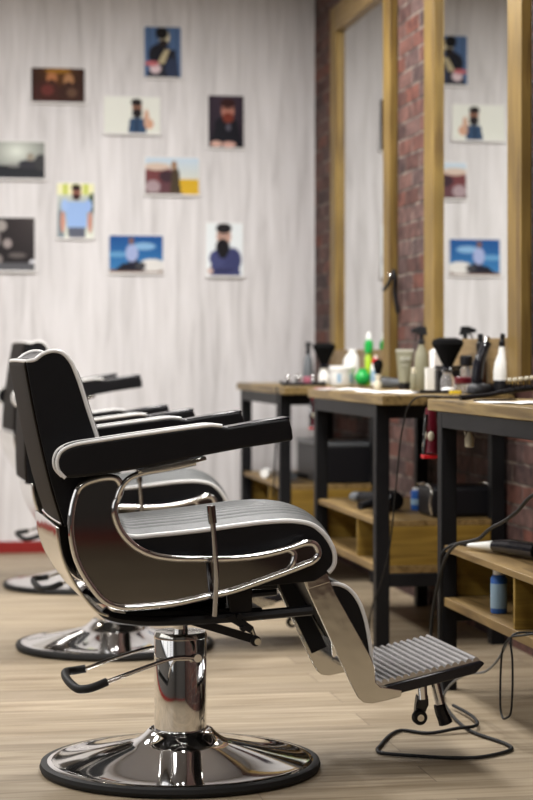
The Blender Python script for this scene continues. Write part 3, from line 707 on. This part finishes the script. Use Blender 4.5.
photo_print(1.454, 1.759, 1.666, 1.46, painter(lambda u, v: (226, 232, 234), [
    ('t', .08, .94, 0, .16, .86, .40, (60, 64, 104)), ('e', .30, .34, .22, .16, (66, 70, 112)), ('e', .72, .32, .24, .22, (58, 62, 102)), ('e', .48, .76, .20, .19, (196, 160, 144)), ('e', .48, .91, .21, .10, (32, 28, 30)), ('r', .30, .76, .66, .785, (50, 40, 44)), ('e', .45, .55, .19, .16, (22, 20, 24)), ('e', .45, .44, .12, .10, (22, 20, 24)), ('t', .10, .55, .06, .3, .8, .14, (44, 46, 82)), ('e', .10, .10, .08, .06, (196, 170, 160)), ('r', .49, .1, .51, .36, (40, 44, 78))]),
    'photo print of a black bearded person with folded arms')

# ------------------------------------------------------------------ small things on the worktops
TZ = .9035
def at(name, x, y, label, cat, group=None, rz=0, z=TZ): return thing(name, (x, y, z), label, cat, group, rz)

def trigger_sprayer(name, x, y, h, r, body_mat, head_mat, label, rz=90, taper=.62):
    t = at(name, x, y, label, 'spray bottle', rz=rz)
    hb = h * .72
    MB().lathe([(r * .9, 0), (r, .006), (r, hb * .35), (r * taper * 1.15, hb * .8), (r * .38, hb * .95), (r * .36, hb)], 28).build('bottle_body', body_mat, t)
    n = MB().lathe([(r * .45, hb), (r * .45, hb + h * .05), (r * .32, hb + h * .07), (r * .32, hb + h * .15)], 20)
    n.prism([(-r * .8, h * .86), (-r * .55, h), (r * .5, h * 1.0), (r * 1.45, h * .955), (r * 1.5, h * .91), (r * .4, h * .88), (r * .25, h * .86)], -r * .26, r * .26)
    n.tube([(r * .5, 0, h * .90), (r * .85, 0, h * .84), (r * .9, 0, h * .76)], r * .12, 8, 4)
    n.build('trigger_head', head_mat, t, bevel=.0015)
    return t
# far station
trigger_sprayer('spray_bottle', 1.800, 9.25, .205, .028, 'grey', 'satin_black', 'dark grey spray bottle beside duster on the farthest worktop', rz=60)
def duster(x, y, h, r, label, handle):
    t = at('neck_duster', x, y, label, 'neck brush')
    MB().lathe([(.020, 0), (.026, .008), (.027, h * .22), (.018, h * .33), (.022, h * .38)], 28).build('handle', handle, t)
    MB().lathe([(.022, h * .38), (.026, h * .42), (.018, h * .47)], 24).build('collar', 'gloss_black', t)
    b = MB(); b.lathe([(.015, h * .45), (.022, h * .52), (r * .8, h * .78), (r, h * .88), (r * .93, h * .96), (r * .55, h), (.001, h * 1.0)], 36)
    for i in range(90):
        a = i * 2.4; q = (.5 + .5 * ((i * 37) % 90) / 90)
        b.cyl((r * .5 * q * math.cos(a), r * .5 * q * math.sin(a), h * .75), (r * q * 1.05 * math.cos(a), r * q * 1.05 * math.sin(a), h * (1.0 - .09 * q)), .0012, 4)
    b.build('bristles', 'bristle', t)
duster(1.865, 9.18, .200, .056, 'blurred black neck duster on the farthest worktop', 'white')
t = at('tool_tray', 1.705, 8.90, 'low black tray of chrome capped tools on farthest worktop', 'tray', rz=-8)
MB().box((-.10, -.14, 0), (.10, .14, .012)).box((-.10, -.14, .012), (-.094, .14, .022)).box((.094, -.14, .012), (.10, .14, .022)).build('tray_base', 'satin_black', t, bevel=.002)
for (x, y, r) in ((-.07, -.04, .012), (-.02, .02, .015), (.05, .0, .012)):
    MB().cyl((x, y, .012), (x, y, .03), r, 16).sphere((x, y, .034), r, 12).build('metal_cap', 'chrome', t)
MB().lathe([(.025, .012), (.025, .035), (.02, .04)], 20, (.03, .05, 0)).build('pink_pot', 'pink', t)
t = at('wax_jar', 1.872, 8.80, 'white round jar with blue label stripes', 'jar')
MB().lathe([(.054, 0), (.058, .006), (.058, .062), (.055, .066)], 36).build('jar_body', 'white', t)
MB().lathe([(.060, .066), (.061, .070), (.061, .086), (.057, .090), (.001, .091)], 36).build('lid', 'white', t)
for a0 in (-2.2, -1.15):
    lb = MB()
    pts = [[Vector((.0588 * math.cos(a0 + k * .09), .0588 * math.sin(a0 + k * .09), z)) for k in range(5)] for z in (.015, .055)]
    lb.grid(pts).build('label_stripe', 'sky', t, fix=False)
t = at('green_pot', 1.956, 8.74, 'small bright green pot next to the white jar', 'pot')
MB().sphere((0, 0, .036), .036, 20, (1, 1, .98)).build('pot_body', 'green', t)
MB().lathe([(.02, .060), (.02, .074), (.016, .078)], 20).build('cap', 'green', t)
t = at('pump_bottle', 2.005, 8.83, 'tall bright green pump bottle with white tip', 'bottle')
MB().lathe([(.017, 0), (.018, .004), (.018, .13), (.009, .15)], 20).build('bottle_body', 'lime', t)
MB().lathe([(.019, .15), (.021, .155), (.020, .20), (.012, .205), (.012, .212)], 20).build('pump_collar', 'green', t)
MB().lathe([(.012, .212), (.013, .225), (.008, .245), (.001, .248)], 16).build('tip', 'white', t)
t = at('lotion_bottle', 1.990, 9.12, 'blurred white squat bottle behind the green pump bottle', 'bottle')
MB().lathe([(.040, 0), (.043, .006), (.043, .115), (.03, .14), (.018, .146)], 28).build('bottle_body', 'white', t)
MB().lathe([(.02, .146), (.02, .165), (.017, .168)], 20).build('cap', 'white', t)
t = at('talc_bottle', 2.008, 8.70, 'slim white bottle with red cap band', 'bottle')
MB().lathe([(.021, 0), (.023, .005), (.023, .085), (.018, .10)], 24).build('bottle_body', 'white', t)
MB().lathe([(.0185, .10), (.0195, .103), (.019, .122), (.014, .126)], 20).build('cap', 'red', t)
MB().lathe([(.008, .126), (.006, .138), (.001, .14)], 14).build('nozzle', 'white', t)
MB().lathe([(.0233, .02), (.0236, .022), (.0236, .07), (.0233, .072)], 24).build('label_band', 'sky', t)
t = at('shaving_brush', 1.845, 7.95, 'small black shaving brush with pale handle', 'brush')
MB().lathe([(.016, 0), (.017, .02), (.009, .035), (.013, .055), (.012, .06)], 22).build('handle', 'cream', t)
MB().lathe([(.012, .06), (.019, .09), (.021, .105), (.014, .12), (.001, .124)], 22).build('bristles', 'bristle', t)

def lying_clipper(x, y, z, rz, label, body, blade, tilt=0, L=.17, name='hair_clipper', cat='hair clipper'):
    t = thing(name, (x, y, z), label, cat, None, rz)
    MB().tube([(-L / 2, 0, .024), (-L * .3, 0, .026), (0, 0, .022), (L * .3, 0, .024), (L * .45, 0, .024)], lambda u: .021 + .004 * math.sin(u * PI * 2), 20, 6).build('clipper_body', body, t)
    MB().prism([(L * .43, .006), (L * .43, .042), (L * .58, .030), (L * .60, .022), (L * .56, .012)], -.021, .021).build('blade', blade, t, bevel=.001)
    return t
lying_clipper(1.905, 7.955, TZ, -20, 'dark grey trimmer lying behind the white jars', 'grey', 'chrome', L=.12)

# middle station: tubes, sprayers, duster
t = at('cream_tube', 1.912, 7.76, 'sage green cream tube standing on dark cap', 'tube', rz=-10)
MB().lathe([(.024, 0), (.025, .004), (.025, .026), (.022, .028)], 28).build('cap', 'satin_black', t)
rows = []
for i in range(14):
    q = i / 13; z = .028 + .128 * q; a = .024 + .012 * q; b = .024 * (1 - q) + .002
    rows.append([Vector((a * math.cos(2 * PI * k / 28), b * math.sin(2 * PI * k / 28), z)) for k in range(29)])
MB().grid(rows).build('tube_body', 'sage', t, smooth=60)
MB().box((-.036, -.0025, .154), (.036, .0025, .164)).build('crimp', 'sage_print', t)
lt = MB()
for (x0, x1) in ((-.018, -.009), (-.006, .002), (.005, .009), (.012, .020)): lt.box((x0, -.0165, .118), (x1, -.010, .134))
lt.box((-.016, -.017, .098), (.016, -.012, .101)); lt.build('label_print', 'sage_print', t)
trigger_sprayer('spray_bottle', 1.947, 7.62, .256, .031, 'sage', 'satin_black', 'sage green spray bottle with black trigger by the cream tube', rz=200, taper=.7)
t = at('small_bottle', 1.884, 7.50, 'tiny sage bottle in front of the sage spray bottle', 'bottle')
MB().lathe([(.012, 0), (.013, .004), (.013, .06), (.007, .07)], 20).build('bottle_body', 'sage', t)
MB().lathe([(.009, .07), (.009, .088), (.006, .09)], 16).build('cap', 'cream', t)
t = at('small_box', 1.925, 7.40, 'small white card box beside the black duster', 'box')
MB().box((-.017, -.014, 0), (.017, .014, .086)).build('carton', 'white', t, bevel=.001); MB().box((-.0172, -.0142, .086), (.0172, .0142, .090)).build('lid', 'paper', t)
t = at('tall_carton', 1.990, 7.53, 'tall white carton behind the black duster', 'box', rz=14)
MB().box((-.026, -.02, 0), (.026, .02, .155)).build('carton', 'paper', t, bevel=.001); MB().prism([(-.026, .155), (.026, .155), (0, .168)], -.02, .02).build('flap', 'paper', t)
duster(1.910, 7.08, .205, .060, 'large black neck duster with clear handle on middle worktop', 'clear')
t = at('tool_box', 1.955, 7.215, 'low matt black box behind the duster handle', 'box')
MB().box((-.055, -.022, 0), (.055, .022, .085)).build('box_body', 'satin_black', t, bevel=.003); MB().box((-.056, -.023, .086), (.056, .023, .100)).build('lid', 'satin_black', t, bevel=.003)
t = at('tool_tray', 1.845, 6.93, 'slim black tray with white cloth end under the large duster', 'tray', rz=2)
MB().box((-.095, -.05, 0), (.095, .05, .008)).box((-.095, -.05, .008), (.095, -.046, .013)).build('tray_base', 'satin_black', t, bevel=.002)
MB().sphere((.02, -.015, .012), .022, 12, (1.2, .8, .45)).build('cotton_pad', 'paper', t)
t = at('glass_jar', 1.965, 7.02, 'dark capped glass jar between duster and maroon tub', 'jar')
MB().lathe([(.020, 0), (.022, .004), (.022, .085), (.016, .10)], 24).build('jar_body', 'clear', t)
MB().lathe([(.023, .10), (.024, .104), (.024, .134), (.019, .139)], 24).build('cap', 'satin_black', t)
t = at('maroon_tub', 1.905, 6.84, 'flat tub with maroon lid by the clipper stand', 'tub')
MB().lathe([(.030, 0), (.032, .004), (.032, .036)], 28).build('tub_body', 'clear', t)
MB().lathe([(.035, .036), (.036, .039), (.036, .058), (.032, .061), (.001, .061)], 28).build('lid', 'maroon', t)
t = at('comb_guard', 1.86, 6.79, 'small yellow plastic comb guard in front of maroon tub', 'comb guard')
MB().box((-.02, -.01, 0), (.02, .01, .012)).box((-.02, -.013, .0), (.014, -.01, .007)).build('guard', 'yellow', t, bevel=.002)
def slim_bottle(x, y, h, r, label, body, cap):
    t = at('pump_bottle', x, y, label, 'bottle')
    MB().lathe([(r * .9, 0), (r, .005), (r, h * .55), (r * .5, h * .66), (r * .45, h * .70)], 24).build('bottle_body', body, t)
    MB().lathe([(r * .62, h * .70), (r * .66, h * .72), (r * .66, h * .84), (r * .45, h * .86), (r * .45, h * .99), (r * .35, h)], 20).build('cap', cap, t)
    return t
slim_bottle(1.985, 6.90, .218, .024, 'slim dark brown bottle with black cap left of the clipper', 'brown_glass', 'satin_black')
# clipper on its charging stand
t = at('clipper_stand', 1.934, 6.725, 'black clipper standing upright in its round charging dock', 'hair clipper', rz=0)
MB().lathe([(.046, 0), (.050, .006), (.048, .022), (.040, .034), (.026, .040)], 36, sy=.8).build('dock', 'satin_black', t)
MB().tube([(-.012, 0, .034), (-.010, 0, .07), (-.002, 0, .12), (.012, 0, .155), (.028, 0, .187)], lambda u: .019 + .003 * math.sin(u * 5), 20, 8).build('clipper_body', 'gloss_black', t)
MB().prism([(-.018, .115), (.010, .172), (.020, .205), (.030, .208), (.036, .199), (.020, .180), (-.004, .130)], -.014, .014).build('blade', 'chrome', t, bevel=.001)
t = at('spray_bottle', 2.011, 6.705, 'white spray bottle with black top right of the clipper', 'spray bottle')
MB().lathe([(.028, 0), (.032, .005), (.033, .05)], 28).build('dark_sleeve', 'satin_black', t)
MB().lathe([(.0332, .05), (.033, .085), (.028, .115), (.016, .145), (.013, .165), (.012, .17)], 28).build('bottle_body', 'white', t)
n = MB().lathe([(.013, .17), (.014, .172), (.014, .190), (.009, .192), (.009, .214), (.006, .217)], 20); n.prism([(0, .186), (.032, .182), (.034, .174), (0, .176)], -.006, .006); n.build('trigger_head', 'satin_black', t, bevel=.001)
# nearest station: vent brush with pins, papers
t = at('vent_brush', 1.745, 5.88, 'black vent brush with pale tipped pins on nearest worktop', 'hair brush', rz=10, z=TZ + .004)
t.rotation_euler.y = R(-5)
MB().tube([(-.125, 0, .013), (-.10, 0, .013), (-.02, 0, .014), (.02, 0, .018), (.13, 0, .022)], lambda u: .010 - .003 * math.sin(PI * u), 12, 6).build('handle', 'satin_black', t)
vb = MB()
for yy in (-.020, -.007, .007, .020): vb.bar((.02, yy * .5, .018), (.05, yy, .021), .005, .006).bar((.05, yy, .021), (.155, yy, .024), .005, .006)
for x in (.05, .07, .09, .11, .13, .155): vb.bar((x, -.024, .022), (x, .024, .022), .005, .005)
vb.build('brush_head', 'satin_black', t)
for i, x in enumerate((.052, .072, .092, .112, .132, .152)):
    for yy in (-.018, .004, .018):
        p = MB().cyl((x, yy, .022), (x + .003, yy, .052), .0019, 6).build('pin', 'satin_black', t)
        MB().sphere((x + .003, yy, .053), .0044, 8, (1, 1, 1.5)).build('pin_tip', 'cream', p)
def paper(x, y, z, w, h, rz, label, m='paper', name='paper_sheet'):
    r_ = [[Vector((w * (i / 8 - .5), h * (j / 8 - .5), .0015 + .002 * math.sin(i * 1.1 + j * .8))) for i in range(9)] for j in range(9)]
    o = MB().grid(r_).build(name, m, None, solid=.0006, smooth=60, fix=False); o.location = (x, y, z); o.rotation_euler = (0, 0, R(rz)); return tag(o, label, 'paper')
paper(1.70, 5.42, TZ + .0005, .20, .28, 12, 'crumpled white paper on nearest worktop by the front edge')
paper(1.66, 7.72, TZ + .0005, .17, .40, 4, 'white papers spread along the middle worktop front edge')
paper(1.70, 7.12, TZ + .0005, .20, .44, -3, 'second long paper sheet on the middle worktop towards its near end')
t = at('cutting_comb', 1.66, 5.60, 'thin black cutting comb lying on paper on nearest worktop', 'comb', rz=35, z=TZ + .004)
cm = MB().box((-.09, .004, 0), (.09, .014, .004))
for i in range(44): cm.box((-.088 + i * .004, -.012, .0005), (-.0862 + i * .004, .005, .0032))
cm.build('comb_teeth', 'satin_black', t)
paper(1.60, 7.88, TZ + .003, .07, .05, 30, 'small pinkish card on the middle worktop corner', 'pink', 'paper_card')

# ------------------------------------------------------------------ things on the shelves
def hair_dryer(x, y, z, rz, label, s=1.0):
    t = thing('hair_dryer', (x, y, z), label, 'hair dryer', 'hair dryers lying on the shelves', rz)
    MB().lathe([(.028 * s, -.20 * s), (.030 * s, -.14 * s), (.038 * s, -.08 * s), (.045 * s, .0), (.047 * s, .05 * s), (.038 * s, .085 * s), (.0, .09 * s)], 28, (0, 0, .048 * s), 'x').build('dryer_body', 'satin_black', t)
    MB().lathe([(.026 * s, -.245 * s), (.030 * s, -.24 * s), (.033 * s, -.19 * s), (.028 * s, -.185 * s)], 28, (0, 0, .048 * s), 'x', 1.2, .8).build('nozzle', 'grey', t)
    MB().tube([(.01 * s, -.02 * s, .045 * s), (.02 * s, -.08 * s, .040 * s), (.03 * s, -.16 * s, .028 * s)], .018 * s, 14, 6).build('handle', 'satin_black', t)
    return t
SZ, LZ = .4525, .2905
hair_dryer(1.705, 7.22, SZ, -68, 'black hair dryer with grey nozzle on the middle station shelf', .85)
t = thing('tool_case', (1.922, 6.975, SZ), 'black case with pale metal edges on middle station shelf', 'case')
MB().box((-.13, -.10, .0), (.11, .10, .112)).build('case_body', 'satin_black', t, bevel=.016, segs=3)
for x in (-.132, .104): MB().tube([(x + .004, -.104, .01), (x - .002, -.106, .05), (x + .004, -.104, .10), (x + .004, 0, .116), (x + .004, .10, .11)], .0045, 8, 6).build('metal_edge', 'chrome_soft', t)
def can(x, y, z, r, h, label, body, rz=0, grp=None):
    t = thing('spray_can', (x, y, z), label, 'spray can', grp, rz)
    MB().lathe([(r * .95, 0), (r, .004), (r, h * .84), (r * .7, h * .90)], 24).build('can_body', body, t)
    MB().lathe([(r * .72, h * .90), (r * .74, h * .99), (r * .6, h)], 20).build('cap', 'white', t)
    MB().lathe([(r * 1.006, h * .25), (r * 1.008, h * .255), (r * 1.008, h * .5), (r * 1.006, h * .505)], 24).build('label_band', 'sky', t)
can(1.835, 7.24, SZ, .026, .085, 'short blue tin left of the two behind the black case', 'blue', grp=None)
can(1.893, 7.21, SZ, .026, .085, 'short blue tin touching the black case, right of its pair', 'blue', grp=None)
t = thing('spray_can', (1.635, 5.49, LZ), 'blue and white spray can in the nearest station lower shelf', 'spray can')
MB().lathe([(.022, 0), (.024, .003), (.024, .10), (.018, .112)], 24).build('can_body', 'blue', t)
MB().lathe([(.0243, .015), (.0245, .017), (.0245, .085), (.0243, .087)], 24).build('label_band', 'sky', t)
MB().lathe([(.017, .112), (.017, .127), (.014, .13)], 20).build('cap', 'white', t)

# big black clipper with white cord guard on the nearest shelf
t = thing('hair_clipper', (1.685, 5.47, SZ), 'glossy black clipper with ribbed white cord guard on nearest shelf', 'hair clipper', None, 0)
P0 = Vector((-.075, .255, .016)); P1 = Vector((.03, -.06, .034)); P2 = Vector((.06, -.32, .034))
MB().tube([(-.030, .13, .022), (-.012, .07, .026), (.01, -.02, .027), (.03, -.10, .027)], lambda u: .017 + .008 * min(1, u * 2), 24, 8).build('clipper_body', 'gloss_black', t)
cg = MB().tube([(-.075, .255, .013), (-.055, .20, .017), (-.031, .133, .022)], lambda u: .0055 + .0105 * u, 16, 8)
for i in range(9):
    q = i / 9; c_ = Vector((-.075, .255, .013)).lerp(Vector((-.031, .133, .022)), q); d_ = Vector((.044, -.122, .009)).normalized()
    cg.cyl(c_, c_ + d_ * .004, .0066 + .0105 * q, 14)
cg.build('cord_guard', 'white', t)
MB().prism([(0, 0), (.045, 0), (.045, .02), (0, .026)], -.002, .002).build('blade', 'chrome', t, loc=(.012, -.125, .014))

# far station: boxes and bags on the shelf
t = thing('storage_box', (1.895, 9.10, SZ), 'large black box with grey lid on the farthest shelf', 'box')
MB().box((-.13, -.30, 0), (.15, .25, .17)).build('box_body', 'satin_black', t, bevel=.006); MB().box((-.135, -.305, .1705), (.155, .255, .19)).build('lid', 'grey', t, bevel=.004)
hair_dryer(1.645, 9.0, SZ, 90, 'small black dryer in front of the large black box', .68)
t = thing('white_bottle', (1.60, 9.28, SZ), 'small white bottle lying at the front of the farthest shelf', 'bottle', None, 70)
MB().lathe([(.02, -.05), (.022, -.045), (.022, .03), (.01, .045)], 20, (0, 0, .022), 'x').build('bottle_body', 'white', t)
MB().lathe([(.010, .045), (.011, .05), (.009, .07)], 16, (0, 0, .022), 'x').build('cap', 'white', t)

# ------------------------------------------------------------------ hanging things and cables
def hanging_trimmer(x, y, z, label, s=1.0, col='maroon'):
    t = thing('hanging_clipper', (x, y, z), label, 'hair clipper', 'clippers hanging at the worktop ends')
    MB().tube([(0, 0, 0), (.0, 0, -.05 * s), (.004, 0, -.10 * s), (.002, 0, -.145 * s)], lambda u: (.017 + .011 * u) * s, 18, 8).build('clipper_body', col, t)
    MB().tube([(-.018 * s, -.010, -.02 * s), (-.024 * s, -.014, -.08 * s), (-.028 * s, -.010, -.15 * s)], .006 * s, 8, 4).build('chrome_edge', 'chrome', t)
    MB().sphere((-.006 * s, -.022 * s, -.09 * s), .011 * s, 14, (1, .6, 1.4)).build('front_badge', 'cream', t)
    MB().box((-.029 * s, -.020 * s, -.162 * s), (.030 * s, .020 * s, -.150 * s)).build('blade', 'red', t, bevel=.001)
    MB().tube([(0, 0, -.002), (.0, .0, .015), (.008, .01, .022)], .005 * s, 8, 4).build('hook_loop', 'satin_black', t)
    return t
hanging_trimmer(1.594, 6.115, .872, 'dark red and chrome clipper hanging between the nearest and middle stations')
hanging_trimmer(1.600, 8.075, .868, 'small dark red clipper hanging beyond the middle station', .85)
t = thing('hanging_bottle', (1.645, 5.84, .812), 'small cream bottle hanging on wire loops under nearest worktop', 'bottle', None, 0)
MB().lathe([(.008, -.055), (.014, -.052), (.015, -.028), (.008, -.015), (.007, -.008)], 18).build('bottle_body', 'cream', t)
MB().tube([(-.016, 0, .003), (-.013, 0, -.015), (-.004, 0, -.030)], .0018, 8, 4).tube([(.016, 0, .003), (.013, 0, -.02), (.004, 0, -.032)], .0018, 8, 4).build('wire_loop', 'chrome_soft', t)

def cable(pts, r, label, name='power_cable', m='rubber', smooth=8, group=None):
    o = MB().tube(pts, r, 10, smooth).build(name, m, None, smooth=80)
    return tag(o, label, 'cable', group)
def CX_(x, pts): return [(x, y, z) for y, z in pts]
cable([(1.62, 4.60, .80), (1.55, 4.70, .72)] + CX_(1.528, [(4.847, 0.676), (4.959, 0.631), (5.077, 0.595), (5.22, 0.56), (5.319, 0.526), (5.412, 0.509), (5.573, 0.482), (5.686, 0.433), (5.767, 0.357), (5.827, 0.273), (5.863, 0.185), (5.85, .10), (5.82, .012)]) + [(1.50, 5.60, .006), (1.46, 5.50, .006)], .0052, 'thick black cable curving down past the nearest station leg')
cable([(1.612, 5.724, .4655), (1.575, 5.742, .468)] + CX_(1.54, [(5.768, .44), (5.782, .37), (5.79, .30), (5.80, .20), (5.79, .09), (5.76, .012)]) + [(1.521, 5.694, 0.006), (1.478, 5.419, 0.006), (1.468, 5.238, 0.006), (1.475, 5.161, 0.006), (1.513, 5.011, 0.006), (1.506, 4.943, 0.006), (1.398, 4.860, 0.006), (1.326, 4.863, 0.006), (1.245, 4.899, 0.006), (1.158, 4.958, 0.006), (1.158, 4.999, 0.006), (1.171, 5.033, 0.006), (1.283, 5.244, 0.006), (1.348, 5.193, 0.006), (1.429, 5.204, 0.014), (1.491, 5.233, 0.014), (1.521, 5.358, 0.014), (1.514, 5.551, 0.014)], .0048, 'black clipper cable running down and looping on the floor')
cable([(1.60, 4.68, .40), (1.545, 4.76, .335)] + CX_(1.528, [(4.831, .324), (4.92, .308), (5.015, .29), (5.061, .27), (5.10, .235), (5.117, .132), (5.112, .075), (5.09, .060), (5.061, .066), (5.022, .085), (5.005, .149), (5.005, .229), (5.015, .289)]) + [(1.548, 5.02, .300), (1.62, 5.02, .296)], .0030, 'thin black cable loop hanging from the nearest lower shelf')
cable(CX_(1.530, [(5.055, .275), (5.136, .216), (5.262, .160), (5.426, .126), (5.544, .095), (5.66, .05), (5.72, .012)]), .0034, 'grey cable sagging behind the foot plate under nearest station', m='grey')
cable([(1.70, 5.99, .9075), (1.63, 6.02, .909), (1.59, 6.08, .911)] + [(1.56, 6.16, .905), (1.548, 6.24, .87)] + CX_(1.545, [(6.272, .83), (6.328, .76), (6.399, .582), (6.486, .385), (6.606, .259), (6.76, .139), (6.80, .079), (6.79, .012)]) + [(1.60, 6.75, .005), (1.70, 6.7, .005)], .0028, 'black cable draped from nearest worktop down beside the middle station')
cable(CX_(1.552, [(8.72, .90), (8.70, .86), (8.72, .70), (8.78, .50), (8.80, .40)]), .0045, 'blurred black cable hanging down the farthest station front')
cable([(1.93, 5.50, .43 + .03), (1.90, 5.55, .60), (1.89, 5.57, .80)], .0035, 'thin cord hanging under nearest worktop towards the wall')
cable([(1.95, 5.42, .46), (1.94, 5.47, .62), (1.92, 5.45, .80)], .0035, 'second thin cord hanging nearer the wall under nearest worktop')
# braided cable by the mirror
bc = MB()
for ph in (0, 2.09, 4.19):
    bc.tube([(2.035 + .006 * math.cos(ph + i * .75), 6.40 + .006 * math.sin(ph + i * .75), 3.04 - i * .018) for i in range(112)], .0055, 6, 2)
tag(bc.build('braided_cord', 'rubber', None, smooth=80), 'dark braided cord hanging on brick beside the nearer mirror', 'cord')
t = thing('mirror_clamp', (XR - .002, 8.40, 1.36), 'dark metal clamp with bright tip on the far mirror frame edge', 'clamp')
MB().tube([(-.012, 0, -.13), (-.022, .0, -.08), (-.028, .0, -.03), (-.030, -.01, .03), (-.035, .0, .06)], .010, 10, 6).build('clamp_arm', 'satin_black', t)
MB().tube([(-.035, 0, .05), (-.055, 0.01, .0), (-.075, 0.02, -.03)], .008, 10, 4).build('lever', 'satin_black', t)
MB().sphere((-.052, -.01, .036), .010, 12).build('bright_tip', 'chrome', t)
